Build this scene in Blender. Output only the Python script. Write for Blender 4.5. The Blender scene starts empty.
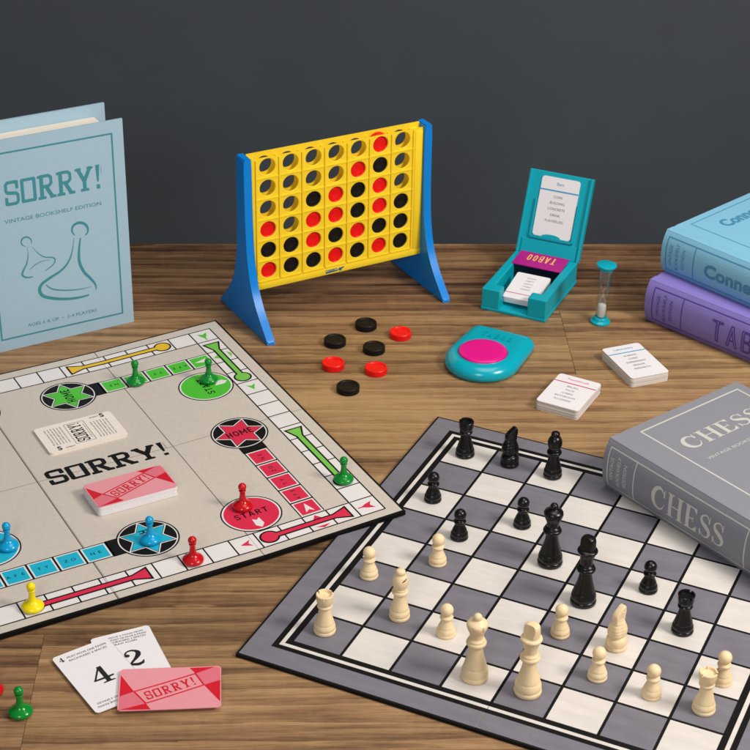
import bpy, bmesh, math, random
from mathutils import Vector, Matrix
random.seed(7)
PI = math.pi
R = math.radians
scn = bpy.context.scene
C = scn.collection

# ------------------------------------------------------------------ camera
cam = bpy.data.cameras.new("camera")
camo = bpy.data.objects.new("camera", cam)
C.objects.link(camo)
rt = Vector((0.99983142, 0.00908106, 0.01595804))
up = Vector((-0.01836095, 0.49450178, 0.86898266))
fw = Vector((0.0, 0.86912917, -0.49458516))
m = Matrix.Identity(4)
for i in range(3):
    m[i][0] = rt[i]; m[i][1] = up[i]; m[i][2] = -fw[i]
m.translation = Vector((0, -1.39007118, 0.79103152))
camo.matrix_world = m
cam.sensor_width = 36
cam.lens = 1766.77 / 750 * 36
cam.clip_start = 0.05
cam.clip_end = 60
cam.dof.use_dof = True
cam.dof.focus_distance = 1.42
cam.dof.aperture_fstop = 34
scn.camera = camo
scn.render.resolution_x = scn.render.resolution_y = 1024

# ------------------------------------------------------------------ light
w = bpy.data.worlds.new("World"); scn.world = w
w.use_nodes = True
w.node_tree.nodes["Background"].inputs[0].default_value = (0.93, 0.96, 1.0, 1)
w.node_tree.nodes["Background"].inputs[1].default_value = 0.17
scn.view_settings.view_transform = 'Standard'
scn.view_settings.look = 'None'
scn.view_settings.exposure = 0
scn.view_settings.gamma = 1


def area(name, loc, tgt, sx, sy, power, col=(1, 1, 1)):
    l = bpy.data.lights.new(name, 'AREA')
    l.shape = 'RECTANGLE'; l.size = sx; l.size_y = sy; l.energy = power; l.color = col
    o = bpy.data.objects.new(name, l); C.objects.link(o)
    o.location = loc
    o.rotation_euler = (Vector(tgt) - Vector(loc)).to_track_quat('-Z', 'Y').to_euler()
    return o


area("key_softbox", (1.15, -0.75, 1.15), (0.12, -0.06, 0), 0.46, 0.40, 21.5, (1.0, 0.955, 0.89))
area("top_softbox", (0.30, -0.05, 1.55), (0.10, -0.05, 0), 1.1, 0.8, 10.5, (1.0, 0.975, 0.94))
area("front_fill", (-0.30, -1.65, 0.95), (0.12, 0.0, 0.02), 0.40, 0.40, 7.2, (0.90, 0.95, 1.0))


# ------------------------------------------------------------------ colours and materials
def L(r, g, b):
    def f(c):
        c /= 255.0
        return c / 12.92 if c <= 0.04045 else ((c + 0.055) / 1.055) ** 2.4
    return (f(r), f(g), f(b), 1)


class NT:
    def __init__(s, name):
        s.m = bpy.data.materials.new(name); s.m.use_nodes = True
        s.t = s.m.node_tree; s.b = s.t.nodes["Principled BSDF"]

    def n(s, typ, **kw):
        x = s.t.nodes.new(typ)
        for k, v in kw.items():
            if k in x.inputs.keys() if isinstance(k, str) else False:
                x.inputs[k].default_value = v
            else:
                setattr(x, k, v)
        return x

    def l(s, a, b):
        s.t.links.new(a, b)


def mat(name, col, rough=0.5, spec=0.5, noise=0.0, nscale=60, bump=0.0, bscale=400, metal=0, coat=0, sss=0,
        weave=False, stretch=(1, 1, 1)):
    q = NT(name); b = q.b
    b.inputs["Roughness"].default_value = rough
    b.inputs["Specular IOR Level"].default_value = spec
    b.inputs["Metallic"].default_value = metal
    b.inputs["Coat Weight"].default_value = coat
    b.inputs["Coat Roughness"].default_value = 0.15
    if sss:
        b.inputs["Subsurface Weight"].default_value = sss
        b.inputs["Subsurface Radius"].default_value = (0.003, 0.002, 0.001)
        b.inputs["Subsurface Scale"].default_value = 1
    b.inputs["Base Color"].default_value = col
    tc = q.n('ShaderNodeTexCoord'); mp = q.n('ShaderNodeMapping')
    mp.inputs["Scale"].default_value = stretch
    q.l(tc.outputs["Object"], mp.inputs["Vector"])
    if noise:
        nz = q.n('ShaderNodeTexNoise'); nz.inputs["Scale"].default_value = nscale
        nz.inputs["Detail"].default_value = 5; nz.inputs["Roughness"].default_value = 0.62
        q.l(mp.outputs[0], nz.inputs["Vector"])
        mx = q.n('ShaderNodeMix'); mx.data_type = 'RGBA'; mx.blend_type = 'MULTIPLY'
        mr = q.n('ShaderNodeMapRange'); mr.inputs[1].default_value = 0.3; mr.inputs[2].default_value = 0.7
        mr.inputs[3].default_value = 1 - noise; mr.inputs[4].default_value = 1 + noise * 0.6
        q.l(nz.outputs[0], mr.inputs[0])
        mx.inputs[0].default_value = 1; mx.inputs[6].default_value = col
        q.l(mr.outputs[0], mx.inputs[7]); q.l(mx.outputs[2], b.inputs["Base Color"])
        mr2 = q.n('ShaderNodeMapRange'); mr2.inputs[3].default_value = rough * 0.88; mr2.inputs[4].default_value = min(1, rough * 1.15)
        q.l(nz.outputs[0], mr2.inputs[0]); q.l(mr2.outputs[0], b.inputs["Roughness"])
    if bump:
        bp = q.n('ShaderNodeBump'); bp.inputs["Strength"].default_value = bump; bp.inputs["Distance"].default_value = 0.0003
        if weave:
            wv = [q.n('ShaderNodeTexWave') for _ in range(3)]
            for k, d in enumerate('XYZ'):
                wv[k].bands_direction = d; wv[k].inputs["Scale"].default_value = bscale
                wv[k].inputs["Distortion"].default_value = 3.0; wv[k].inputs["Detail Scale"].default_value = 2
                q.l(tc.outputs["Object"], wv[k].inputs["Vector"])
            a1 = q.n('ShaderNodeMath'); a1.operation = 'ADD'; a2 = q.n('ShaderNodeMath'); a2.operation = 'ADD'
            q.l(wv[0].outputs[1], a1.inputs[0]); q.l(wv[1].outputs[1], a1.inputs[1])
            q.l(a1.outputs[0], a2.inputs[0]); q.l(wv[2].outputs[1], a2.inputs[1])
            q.l(a2.outputs[0], bp.inputs["Height"])
        else:
            n2 = q.n('ShaderNodeTexNoise'); n2.inputs["Scale"].default_value = bscale; n2.inputs["Detail"].default_value = 3
            q.l(tc.outputs["Object"], n2.inputs["Vector"]); q.l(n2.outputs[0], bp.inputs["Height"])
        q.l(bp.outputs[0], b.inputs["Normal"])
    return q.m


def wood_table():
    q = NT("table_wood"); b = q.b
    uv = q.n('ShaderNodeUVMap'); uv.uv_map = "grain"
    at = q.n('ShaderNodeAttribute'); at.attribute_name = "tone"

    def noise(sx, sy, scale, det, rough, dist=0):
        mp = q.n('ShaderNodeMapping'); mp.inputs["Scale"].default_value = (sx, sy, 1)
        q.l(uv.outputs[0], mp.inputs[0])
        n = q.n('ShaderNodeTexNoise'); n.inputs["Scale"].default_value = scale; n.inputs["Detail"].default_value = det
        n.inputs["Roughness"].default_value = rough; n.inputs["Distortion"].default_value = dist
        q.l(mp.outputs[0], n.inputs["Vector"]); return n.outputs[0]

    def math_(op, a, bb, c=None):
        x = q.n('ShaderNodeMath'); x.operation = op
        for i, v in enumerate((a, bb)):
            if isinstance(v, (int, float)): x.inputs[i].default_value = v
            else: q.l(v, x.inputs[i])
        return x.outputs[0]
    broad = noise(1.5, 13, 1.0, 4, 0.6, 1.2)
    mid = noise(3.4, 50, 1.0, 8, 0.70, 1.3)
    fine = noise(9, 360, 1.0, 6, 0.75, 0.4)
    pores = noise(60, 1500, 1.0, 2, 0.5)
    cross = noise(40, 22, 1.0, 5, 0.7, 2.0)
    # growth rings: distorted bands giving cathedral figure
    mpw = q.n('ShaderNodeMapping'); mpw.inputs["Scale"].default_value = (0.16, 1.6, 1)
    q.l(uv.outputs[0], mpw.inputs[0])
    wv = q.n('ShaderNodeTexWave'); wv.wave_type = 'BANDS'; wv.bands_direction = 'Y'; wv.wave_profile = 'SAW'
    wv.inputs["Scale"].default_value = 11; wv.inputs["Distortion"].default_value = 5.5
    wv.inputs["Detail"].default_value = 4; wv.inputs["Detail Scale"].default_value = 1.6; wv.inputs["Detail Roughness"].default_value = 0.6
    q.l(mpw.outputs[0], wv.inputs["Vector"])
    s = math_('ADD', math_('MULTIPLY', broad, 0.30), math_('MULTIPLY', mid, 0.33))
    s = math_('ADD', s, math_('MULTIPLY', fine, 0.24))
    s = math_('ADD', s, math_('MULTIPLY', cross, 0.07))
    s = math_('ADD', s, math_('MULTIPLY', wv.outputs[1], 0.075))
    s = math_('ADD', s, math_('MULTIPLY', at.outputs["Fac"], 0.11))
    s = math_('SUBTRACT', s, 0.012)
    cr = q.n('ShaderNodeValToRGB'); e = cr.color_ramp.elements
    stops = [(0.41, (56, 38, 25)), (0.46, (88, 63, 42)), (0.505, (118, 88, 60)), (0.55, (142, 109, 76)), (0.595, (162, 127, 89)), (0.66, (178, 143, 103))]
    e[0].position, e[0].color = stops[0][0], L(*stops[0][1])
    e[1].position, e[1].color = stops[-1][0], L(*stops[-1][1])
    for p_, c_ in stops[1:-1]:
        x = cr.color_ramp.elements.new(p_); x.color = L(*c_)
    q.l(s, cr.inputs[0])
    hue = noise(1.1, 9, 1.0, 3, 0.5, 0.8)
    hs = q.n('ShaderNodeHueSaturation'); hs.inputs['Saturation'].default_value = 1.03; hs.inputs['Value'].default_value = 1.03
    mh = q.n('ShaderNodeMapRange'); mh.inputs[1].default_value = 0.3; mh.inputs[2].default_value = 0.7
    mh.inputs[3].default_value = 0.488; mh.inputs[4].default_value = 0.508
    q.l(hue, mh.inputs[0]); q.l(mh.outputs[0], hs.inputs["Hue"]); q.l(cr.outputs[0], hs.inputs["Color"])
    mx = q.n('ShaderNodeMix'); mx.data_type = 'RGBA'; mx.blend_type = 'MULTIPLY'
    mr = q.n('ShaderNodeMapRange'); mr.inputs[1].default_value = 0.30; mr.inputs[2].default_value = 0.48
    mr.inputs[3].default_value = 0.6; mr.inputs[4].default_value = 1.0
    q.l(pores, mr.inputs[0]); mx.inputs[0].default_value = 0.8
    q.l(hs.outputs[0], mx.inputs[6]); q.l(mr.outputs[0], mx.inputs[7])
    q.l(mx.outputs[2], b.inputs["Base Color"])
    rr = q.n('ShaderNodeMapRange'); rr.inputs[3].default_value = 0.62; rr.inputs[4].default_value = 0.42
    q.l(mid, rr.inputs[0]); q.l(rr.outputs[0], b.inputs["Roughness"])
    b.inputs["Specular IOR Level"].default_value = 0.35
    bp = q.n('ShaderNodeBump'); bp.inputs["Strength"].default_value = 0.35; bp.inputs["Distance"].default_value = 0.0004
    q.l(math_('ADD', math_('MULTIPLY', fine, 0.6), math_('MULTIPLY', pores, 0.6)), bp.inputs["Height"])
    q.l(bp.outputs[0], b.inputs["Normal"])
    return q.m


M = {}
M['wood'] = wood_table()
M['wall'] = mat("backdrop_paint", L(71, 75, 80), 0.9, 0.2, noise=0.09, nscale=5, bump=0.25, bscale=180)
M['black_print'] = mat("black_print", L(14, 12, 12), 0.6, 0.2)
M['board_black'] = mat("black_board_edge", L(12, 11, 12), 0.55, 0.2, bump=0.1)
M['board_grey'] = mat("grey_board_print", L(121, 117, 125), 0.55, 0.35, noise=0.13, nscale=30, bump=0.2, bscale=500, stretch=(1, 4, 1))
M['board_cream'] = mat("cream_board_print", L(218, 209, 201), 0.55, 0.35, noise=0.08, nscale=34, bump=0.2, bscale=500, stretch=(1, 4, 1))
M['sorry_beige'] = mat("beige_board_print", L(204, 192, 179), 0.6, 0.35, noise=0.06, nscale=260, bump=0.3, bscale=700)
M['sorry_white'] = mat("white_print", L(228, 221, 217), 0.6, 0.35, noise=0.03, nscale=70, bump=0.2, bscale=700)
M['crease'] = mat("board_crease", L(166, 154, 138), 0.8, 0.2)
M['crease_dark'] = mat("board_crease_dark", L(112, 98, 82), 0.8, 0.2)
M['red_print'] = mat("red_print", L(216, 38, 72), 0.55, 0.35, noise=0.04)
M['green_print'] = mat("green_print", L(78, 190, 52), 0.55, 0.35, noise=0.04)
M['pale_green_print'] = mat("pale_green_print", L(118, 192, 78), 0.55, 0.35, noise=0.04)
M['blue_print'] = mat("blue_print", L(22, 176, 204), 0.55, 0.35, noise=0.04)
M['yellow_print'] = mat("yellow_print", L(230, 184, 44), 0.55, 0.35, noise=0.04)
M['line_white'] = mat("white_outline_print", L(226, 220, 216), 0.6, 0.3)
M['boxwood'] = mat("boxwood", L(243, 215, 170), 0.42, 0.4, noise=0.11, nscale=150, bump=0.08, bscale=300, stretch=(1, 1, 0.15), sss=0.1)
M['boxwood_cut'] = mat("boxwood_cut", L(196, 164, 116), 0.55, 0.4, noise=0.06, nscale=160)
M['ebony'] = mat("black_lacquer", L(14, 13, 14), 0.28, 0.42, bump=0.05, bscale=200)
M['pl_green'] = mat("green_plastic", L(4, 132, 40), 0.18, 0.5)
M['pl_red'] = mat("red_plastic", L(196, 12, 24), 0.18, 0.5)
M['pl_blue'] = mat("blue_plastic", L(4, 156, 206), 0.18, 0.5)
M['pl_yellow'] = mat("yellow_plastic", L(246, 222, 10), 0.2, 0.5)
M['rack_yellow'] = mat("yellow_rack_plastic", L(252, 214, 44), 0.42, 0.28, noise=0.02, bump=0.05, bscale=150)
M['rack_blue'] = mat("blue_rack_plastic", L(0, 128, 214), 0.33, 0.32, bump=0.04, bscale=120)
M['disc_red'] = mat("red_disc_plastic", L(236, 10, 14), 0.36, 0.35)
M['disc_black'] = mat("black_disc_plastic", L(16, 14, 14), 0.5, 0.22)
M['teal'] = mat("teal_plastic", L(0, 166, 184), 0.22, 0.5, bump=0.04, bscale=150)
M['teal_satin'] = mat("teal_satin_plastic", L(0, 164, 180), 0.45, 0.3, bump=0.08, bscale=300)
M['pink'] = mat("pink_plastic", L(228, 16, 136), 0.35, 0.4)
M['magenta'] = mat("magenta_card", L(176, 6, 128), 0.5, 0.4)
M['blue_black'] = mat("blue_black", L(20, 24, 40), 0.3, 0.5)
M['card_white'] = mat("white_card", L(236, 230, 230), 0.5, 0.35, noise=0.015)
M['card_edge'] = mat("card_edges", L(222, 214, 206), 0.75, 0.2, noise=0.16, nscale=900, stretch=(0.02, 0.02, 1))
M['card_cream'] = mat("cream_card", L(240, 227, 214), 0.55, 0.35, noise=0.02)
M['card_pink'] = mat("pink_card", L(230, 148, 156), 0.5, 0.35, noise=0.03, nscale=400)
M['card_rose'] = mat("rose_card", L(222, 112, 126), 0.5, 0.35, noise=0.03, nscale=400)
M['card_red'] = mat("red_card", L(208, 18, 40), 0.5, 0.35)
M['ink'] = mat("ink", L(34, 30, 32), 0.6, 0.3)
M['ink_grey'] = mat("grey_ink", L(120, 116, 124), 0.6, 0.3)
M['ink_blue'] = mat("blue_ink", L(50, 150, 200), 0.6, 0.3)
M['ink_pink'] = mat("pink_ink", L(210, 40, 110), 0.6, 0.3)
M['ink_gold'] = mat("gold_ink", L(244, 190, 80), 0.5, 0.3)
CL = dict(rough=0.75, spec=0.22, noise=0.05, nscale=900, bump=0.35, bscale=520, weave=True)
M['cloth_sorry'] = mat("pale_blue_cloth", L(170, 198, 214), **CL)
M['print_sorry'] = mat("teal_foil", L(62, 142, 152), 0.5, 0.4)
M['cloth_chess'] = mat("grey_cloth", L(142, 141, 148), **CL)
M['print_chess'] = mat("silver_foil", L(204, 200, 190), 0.42, 0.5)
M['cloth_connect'] = mat("sky_blue_cloth", L(136, 196, 224), **CL)
M['print_connect'] = mat("blue_foil", L(72, 142, 178), 0.5, 0.4)
M['cloth_taboo'] = mat("purple_cloth", L(142, 126, 200), **CL)
M['print_taboo'] = mat("violet_foil", L(88, 62, 150), 0.5, 0.4)
M['pages'] = mat("page_edges", L(238, 226, 210), 0.8, 0.2, noise=0.1, nscale=500, stretch=(0.05, 0.05, 1))
M['sand'] = mat("sand", L(246, 240, 230), 0.9, 0.2, noise=0.08, nscale=1500)


def glass():
    q = NT("clear_plastic_tube"); t = q.t
    tr = q.n('ShaderNodeBsdfTransparent'); tr.inputs[0].default_value = (0.97, 0.98, 0.985, 1)
    gl = q.n('ShaderNodeBsdfGlossy'); gl.inputs["Roughness"].default_value = 0.05
    fr = q.n('ShaderNodeFresnel'); fr.inputs[0].default_value = 1.45
    mn = q.n('ShaderNodeMath'); mn.operation = 'MINIMUM'; mn.inputs[1].default_value = 0.34
    q.l(fr.outputs[0], mn.inputs[0])
    mx = q.n('ShaderNodeMixShader')
    q.l(mn.outputs[0], mx.inputs[0]); q.l(tr.outputs[0], mx.inputs[1]); q.l(gl.outputs[0], mx.inputs[2])
    q.l(mx.outputs[0], t.nodes["Material Output"].inputs[0])
    return q.m


M['logo_teal'] = mat("logo_teal", L(0, 104, 140), 0.4)
M['glass'] = glass()


# ------------------------------------------------------------------ mesh builder
class MB:
    def __init__(s):
        s.v = []; s.f = []; s.mi = []; s.mats = []

    def mid(s, name):
        if name not in s.mats: s.mats.append(name)
        return s.mats.index(name)

    def add(s, verts, faces, mat_, T=None):
        o = len(s.v)
        for p in verts:
            p = Vector(p)
            s.v.append(T @ p if T else p)
        k = s.mid(mat_)
        for f in faces:
            s.f.append([i + o for i in f]); s.mi.append(k)

    def addbm(s, bm, mat_, T=None):
        bm.verts.ensure_lookup_table()
        for i, v in enumerate(bm.verts): v.index = i
        s.add([v.co.copy() for v in bm.verts], [[v.index for v in f.verts] for f in bm.faces], mat_, T)

    def box(s, x0, x1, y0, y1, z0, z1, mat_, T=None, bev=0.0, seg=2):
        bm = bmesh.new()
        vs = [bm.verts.new((x, y, z)) for x in (x0, x1) for y in (y0, y1) for z in (z0, z1)]
        for f in ((0, 1, 3, 2), (4, 6, 7, 5), (0, 4, 5, 1), (2, 3, 7, 6), (0, 2, 6, 4), (1, 5, 7, 3)):
            bm.faces.new([vs[i] for i in f])
        if bev: bmesh.ops.bevel(bm, geom=list(bm.edges), offset=bev, segments=seg, affect='EDGES', profile=0.5)
        s.addbm(bm, mat_, T); bm.free()

    def prism(s, poly, z0, z1, mat_, T=None, bev=0.0, side=None, seg=2):
        bm = bmesh.new()
        a = [bm.verts.new((p[0], p[1], z0)) for p in poly]
        b = [bm.verts.new((p[0], p[1], z1)) for p in poly]
        n = len(poly)
        bm.faces.new(a[::-1]); bm.faces.new(b)
        for i in range(n): bm.faces.new((a[i], a[(i + 1) % n], b[(i + 1) % n], b[i]))
        if bev:
            es = [e for e in bm.edges if abs(e.verts[0].co.z - e.verts[1].co.z) < 1e-9]
            bmesh.ops.bevel(bm, geom=es, offset=bev, segments=seg, affect='EDGES', profile=0.5)
        s.addbm(bm, mat_, T); bm.free()

    def lathe(s, prof, mat_, seg=40, T=None):
        v = []; f = []; n = len(prof)
        for r, z in prof:
            for k in range(seg):
                a = 2 * PI * k / seg
                v.append((max(r, 1e-5) * math.cos(a), max(r, 1e-5) * math.sin(a), z))
        for i in range(n - 1):
            for k in range(seg):
                k2 = (k + 1) % seg
                f.append((i * seg + k, i * seg + k2, (i + 1) * seg + k2, (i + 1) * seg + k))
        f.append([k for k in range(seg)][::-1]); f.append([(n - 1) * seg + k for k in range(seg)])
        s.add(v, f, mat_, T)

    def build(s, name, parent=None, smooth=None, loc=None, rz=0.0):
        me = bpy.data.meshes.new(name)
        me.from_pydata([tuple(p) for p in s.v], [], s.f)
        for m_ in s.mats: me.materials.append(M[m_])
        me.polygons.foreach_set("material_index", s.mi)
        me.validate(); me.update()
        if smooth:
            me.shade_smooth(); me.set_sharp_from_angle(angle=R(smooth))
        o = bpy.data.objects.new(name, me); C.objects.link(o)
        if parent: o.parent = parent
        if loc: o.location = loc
        o.rotation_euler.z = rz
        return o


def spline(pts, n=6):
    """Catmull-Rom through 2D points; repeat a point to keep a corner."""
    out = []
    P = [pts[0]] + list(pts) + [pts[-1]]
    for i in range(1, len(P) - 2):
        p0, p1, p2, p3 = P[i - 1:i + 3]
        if p1 == p2: continue
        for k in range(n):
            t = k / n
            out.append(tuple(0.5 * ((2 * p1[j]) + (-p0[j] + p2[j]) * t + (2 * p0[j] - 5 * p1[j] + 4 * p2[j] - p3[j]) * t * t
                                    + (-p0[j] + 3 * p1[j] - 3 * p2[j] + p3[j]) * t ** 3) for j in range(len(p1))))
    out.append(tuple(pts[-1]))
    return out


def tag(o, label=None, cat=None, group=None, kind=None):
    if label: o['label'] = label
    if cat: o['category'] = cat
    if group: o['group'] = group
    if kind: o['kind'] = kind
    return o


def empty(name, loc, rz=0.0, label=None, cat=None, group=None):
    o = bpy.data.objects.new(name, None); C.objects.link(o)
    o.empty_display_size = 0.01
    o.location = loc; o.rotation_euler.z = rz
    return tag(o, label, cat, group)


def dup(root, loc, rz=0.0, label=None, group=None):
    r = root.copy(); C.objects.link(r); r.location = loc; r.rotation_euler.z = rz
    if label: r['label'] = label
    if group: r['group'] = group
    for ch in list(root.children):
        c = ch.copy(); C.objects.link(c); c.parent = r
        for g in list(ch.children):
            d = g.copy(); C.objects.link(d); d.parent = c
    return r


# ------------------------------------------------------------------ 2D print art
def scan_shapes(shapes, rows=40):
    """Union of convex polygons -> non-overlapping trapezoids."""
    ys = [p[1] for s_ in shapes for p in s_]
    y0, y1 = min(ys), max(ys)

    def cuts(y):
        iv = []
        for s_ in shapes:
            xs = []
            n = len(s_)
            for i in range(n):
                (xa, ya), (xb, yb) = s_[i], s_[(i + 1) % n]
                if (ya <= y < yb) or (yb <= y < ya):
                    xs.append(xa + (y - ya) / (yb - ya) * (xb - xa))
            if len(xs) >= 2: iv.append((min(xs), max(xs)))
        iv.sort(); out = []
        for a, b in iv:
            if out and a <= out[-1][1] + 1e-6: out[-1][1] = max(out[-1][1], b)
            else: out.append([a, b])
        return out
    h = (y1 - y0) / rows
    quads = []
    for r in range(rows):
        ya, yb = y0 + r * h, y0 + (r + 1) * h
        A = cuts(ya + h * 0.02); B = cuts(yb - h * 0.02)
        ok = len(A) == len(B) and all(a[0] < b[1] and b[0] < a[1] for a, b in zip(A, B))
        if not ok: A = B = cuts((ya + yb) / 2)
        for a, b in zip(A, B):
            quads.append([(a[0], ya), (a[1], ya), (b[1], yb), (b[0], yb)])
    return quads


def vstroke(pts, wd, shapes):
    if not isinstance(wd, (list, tuple)): wd = [wd] * len(pts)
    for i in range(len(pts) - 1):
        (xa, ya), (xb, yb) = pts[i], pts[i + 1]
        d = math.hypot(xb - xa, yb - ya)
        if d < 1e-9: continue
        nx, ny = -(yb - ya) / d, (xb - xa) / d
        a, b = wd[i] / 2, wd[i + 1] / 2
        shapes.append([(xa + nx * a, ya + ny * a), (xa - nx * a, ya - ny * a), (xb - nx * b, yb - ny * b), (xb + nx * b, yb + ny * b)])
    for i in range(1, len(pts) - 1):
        r = wd[i] / 2
        shapes.append([(pts[i][0] + r * math.cos(k * PI / 5), pts[i][1] + r * math.sin(k * PI / 5)) for k in range(10)])


def arc(cx, cy, rx, ry, a0, a1, n=16):
    return [(cx + rx * math.cos(R(a0 + (a1 - a0) * k / n)), cy + ry * math.sin(R(a0 + (a1 - a0) * k / n))) for k in range(n + 1)]


def rectp(x0, y0, x1, y1): return [(x0, y0), (x1, y0), (x1, y1), (x0, y1)]


def glyph(style, ch):
    S_ = []
    HV = 1.0
    if style == 'slabheavy': style = 'slab'; HV = 1.22
    def vs_(p, w_, S2): vstroke(p, w_ * HV if style == 'slab' and not isinstance(w_, list) else w_, S2)
    if style == 'slab':
        th = 0.12 * (1 + (HV - 1) * .6)
        if ch == 'S':
            vs_([(.60, .66), (.60, .86), (.52, .94), (.16, .94), (.08, .86), (.08, .60), (.16, .52), (.54, .48), (.62, .40), (.62, .14), (.54, .06), (.16, .06), (.08, .14), (.08, .34)], .135, S_); S_ += [rectp(.53, .64, .67, 1), rectp(.01, 0, .15, .36)]; return S_, .74
        if ch == 'O':
            S_ += [rectp(.0, .03, .15 * HV, .97), rectp(.72 - .15 * HV, .03, .72, .97), rectp(.04, 0, .68, th), rectp(.04, 1 - th, .68, 1)]; return S_, .76
        if ch == 'R':
            S_ += [rectp(.10, 0, .28, 1), rectp(0, 0, .38, th), rectp(0, 1 - th, .5, 1)]
            vs_([(.2, .94), (.54, .94), (.65, .85), (.65, .61), (.54, .52), (.2, .52)], .135, S_)
            vs_([(.40, .5), (.68, .04)], .17, S_); S_.append(rectp(.56, 0, .86, th)); return S_, .88
        if ch == 'Y':
            vs_([(.12, .96), (.42, .42)], .17, S_); vs_([(.72, .96), (.42, .42)], .17, S_)
            S_ += [rectp(.335, 0, .505, .5), rectp(-.02, 1 - th, .28, 1), rectp(.56, 1 - th, .86, 1), rectp(.22, 0, .62, th)]; return S_, .88
        if ch == '!':
            S_ += [[(.12, .30), (.20, .30), (.27, 1), (.07, 1)], rectp(.08, 0, .25, .17)]; return S_, .3
    if style == 'serif':
        if ch == 'C':
            p = arc(.42, .5, .34, .455, 38, 322, 26)
            wd = [.05 + .15 * max(0, math.sin(PI * k / 26)) ** 1.3 for k in range(27)]
            vstroke(p, wd, S_); S_ += [[(.66, .64), (.74, .64), (.74, 1), (.70, 1)]]; S_.append([(.66, .86), (.70, .72), (.74, .66), (.74, .9)])
            S_.append([(.685, .22), (.765, .34), (.745, .36), (.68, .3)]); return S_, .84
        if ch == 'H':
            S_ += [rectp(.09, 0, .27, 1), rectp(.63, 0, .81, 1), rectp(.2, .47, .7, .53)]
            for x in (.18, .72): S_ += [rectp(x - .19, 0, x + .19, .045), rectp(x - .19, .955, x + .19, 1)]
            return S_, .95
        if ch == 'E':
            S_ += [rectp(.09, 0, .27, 1), rectp(0, 0, .68, .045), rectp(0, .955, .66, 1), rectp(.2, .47, .5, .53)]
            S_ += [[(.60, .955), (.66, .72), (.66, .97)], [(.45, .955), (.62, .955), (.66, .76)], [(.62, .04), (.70, .30), (.67, .04)], [(.45, .045), (.66, .045), (.70, .28)], rectp(.475, .36, .5, .64)]
            return S_, .78
        if ch == 'S':
            c = spline([(.53, .80), (.44, .93), (.30, .97), (.13, .88), (.10, .73), (.20, .60), (.38, .50), (.53, .38), (.56, .24), (.48, .09), (.32, .03), (.15, .08), (.06, .24)], 4)
            n = len(c); wd = [.05 + .15 * math.exp(-((k / n - .5) / .2) ** 2) for k in range(n)]
            vstroke(c, wd, S_); S_ += [[(.50, .70), (.57, .70), (.57, 1), (.54, 1)], [(.03, 0), (.07, 0), (.10, .30), (.03, .30)]]; return S_, .68
    if style == 'num':
        if ch == '4':
            S_ += [rectp(.42, 0, .60, 1), rectp(.28, 0, .74, .06), rectp(.02, .24, .80, .32)]
            vstroke([(.50, .98), (.06, .28)], .07, S_); return S_, .85
        if ch == '2':
            c = spline([(.14, .66), (.12, .82), (.24, .95), (.42, .96), (.58, .84), (.58, .66), (.44, .46), (.22, .24), (.10, .06)], 4)
            n = len(c); wd = [.07 + .13 * math.exp(-((k / n - .6) / .18) ** 2) for k in range(n)]
            vstroke(c, wd, S_); S_ += [arc(.17, .70, .10, .09, 0, 330, 11)]
            vstroke([(.08, .08), (.22, .13), (.42, .05), (.60, .10), (.68, .26)], [.06, .14, .17, .12, .04], S_); return S_, .78
    if style == 'sans':
        k = .17
        if ch == 'H': S_ += [rectp(.06, 0, .06 + k, 1), rectp(.5, 0, .5 + k, 1), rectp(.1, .42, .6, .58)]; return S_, .73
        if ch == 'O': vstroke([(.38, .08), (.20, .14), (.12, .34), (.12, .66), (.20, .86), (.38, .92), (.56, .86), (.64, .66), (.64, .34), (.56, .14), (.38, .08)], .16, S_); return S_, .76
        if ch == 'M': S_ += [rectp(.04, 0, .04 + k, 1), rectp(.70, 0, .70 + k, 1)]; vstroke([(.12, .93), (.455, .30)], .15, S_); vstroke([(.79, .93), (.455, .30)], .15, S_); return S_, .91
        if ch == 'E': S_ += [rectp(.06, 0, .06 + k, 1), rectp(.06, 0, .58, .15), rectp(.06, .85, .58, 1), rectp(.06, .43, .50, .57)]; return S_, .62
        if ch == 'S': vstroke([(.56, .76), (.48, .90), (.30, .94), (.13, .86), (.11, .68), (.24, .56), (.44, .46), (.56, .32), (.52, .13), (.34, .06), (.16, .10), (.08, .25)], .155, S_); return S_, .66
        if ch == 'T': S_ += [rectp(.02, .85, .66, 1), rectp(.255, 0, .425, 1)]; return S_, .68
        if ch == 'A': vstroke([(.10, 0), (.36, .98)], .16, S_); vstroke([(.62, 0), (.36, .98)], .16, S_); S_.append(rectp(.2, .22, .52, .35)); return S_, .72
        if ch == 'R': S_ += [rectp(.06, 0, .06 + k, 1)]; vstroke([(.1, .925), (.42, .925), (.54, .83), (.54, .60), (.42, .50), (.1, .50)], .15, S_); vstroke([(.36, .5), (.58, .03)], .17, S_); return S_, .70
    if style == 'thin':
        if ch == 'T': S_ += [rectp(.18, 0, .34, 1), rectp(0, .88, .52, 1)]; return S_, .60
        if ch == 'A':
            vstroke([(.08, 0), (.28, 1)], .14, S_); vstroke([(.48, 0), (.28, 1)], .14, S_); S_.append(rectp(.14, .26, .42, .36)); return S_, .62
        if ch == 'B':
            S_ += [rectp(.03, 0, .18, 1)]; vstroke([(.1, .95), (.34, .95), (.43, .84), (.43, .64), (.34, .53), (.1, .53)], .1, S_)
            vstroke([(.1, .5), (.36, .5), (.46, .4), (.46, .16), (.36, .05), (.1, .05)], .1, S_); return S_, .60
        if ch == 'O':
            vstroke([(.25, .06), (.10, .2), (.10, .8), (.25, .94), (.40, .8), (.40, .2), (.25, .06)], .13, S_); return S_, .58
    return S_, .4


FONT_CACHE = {}


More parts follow.
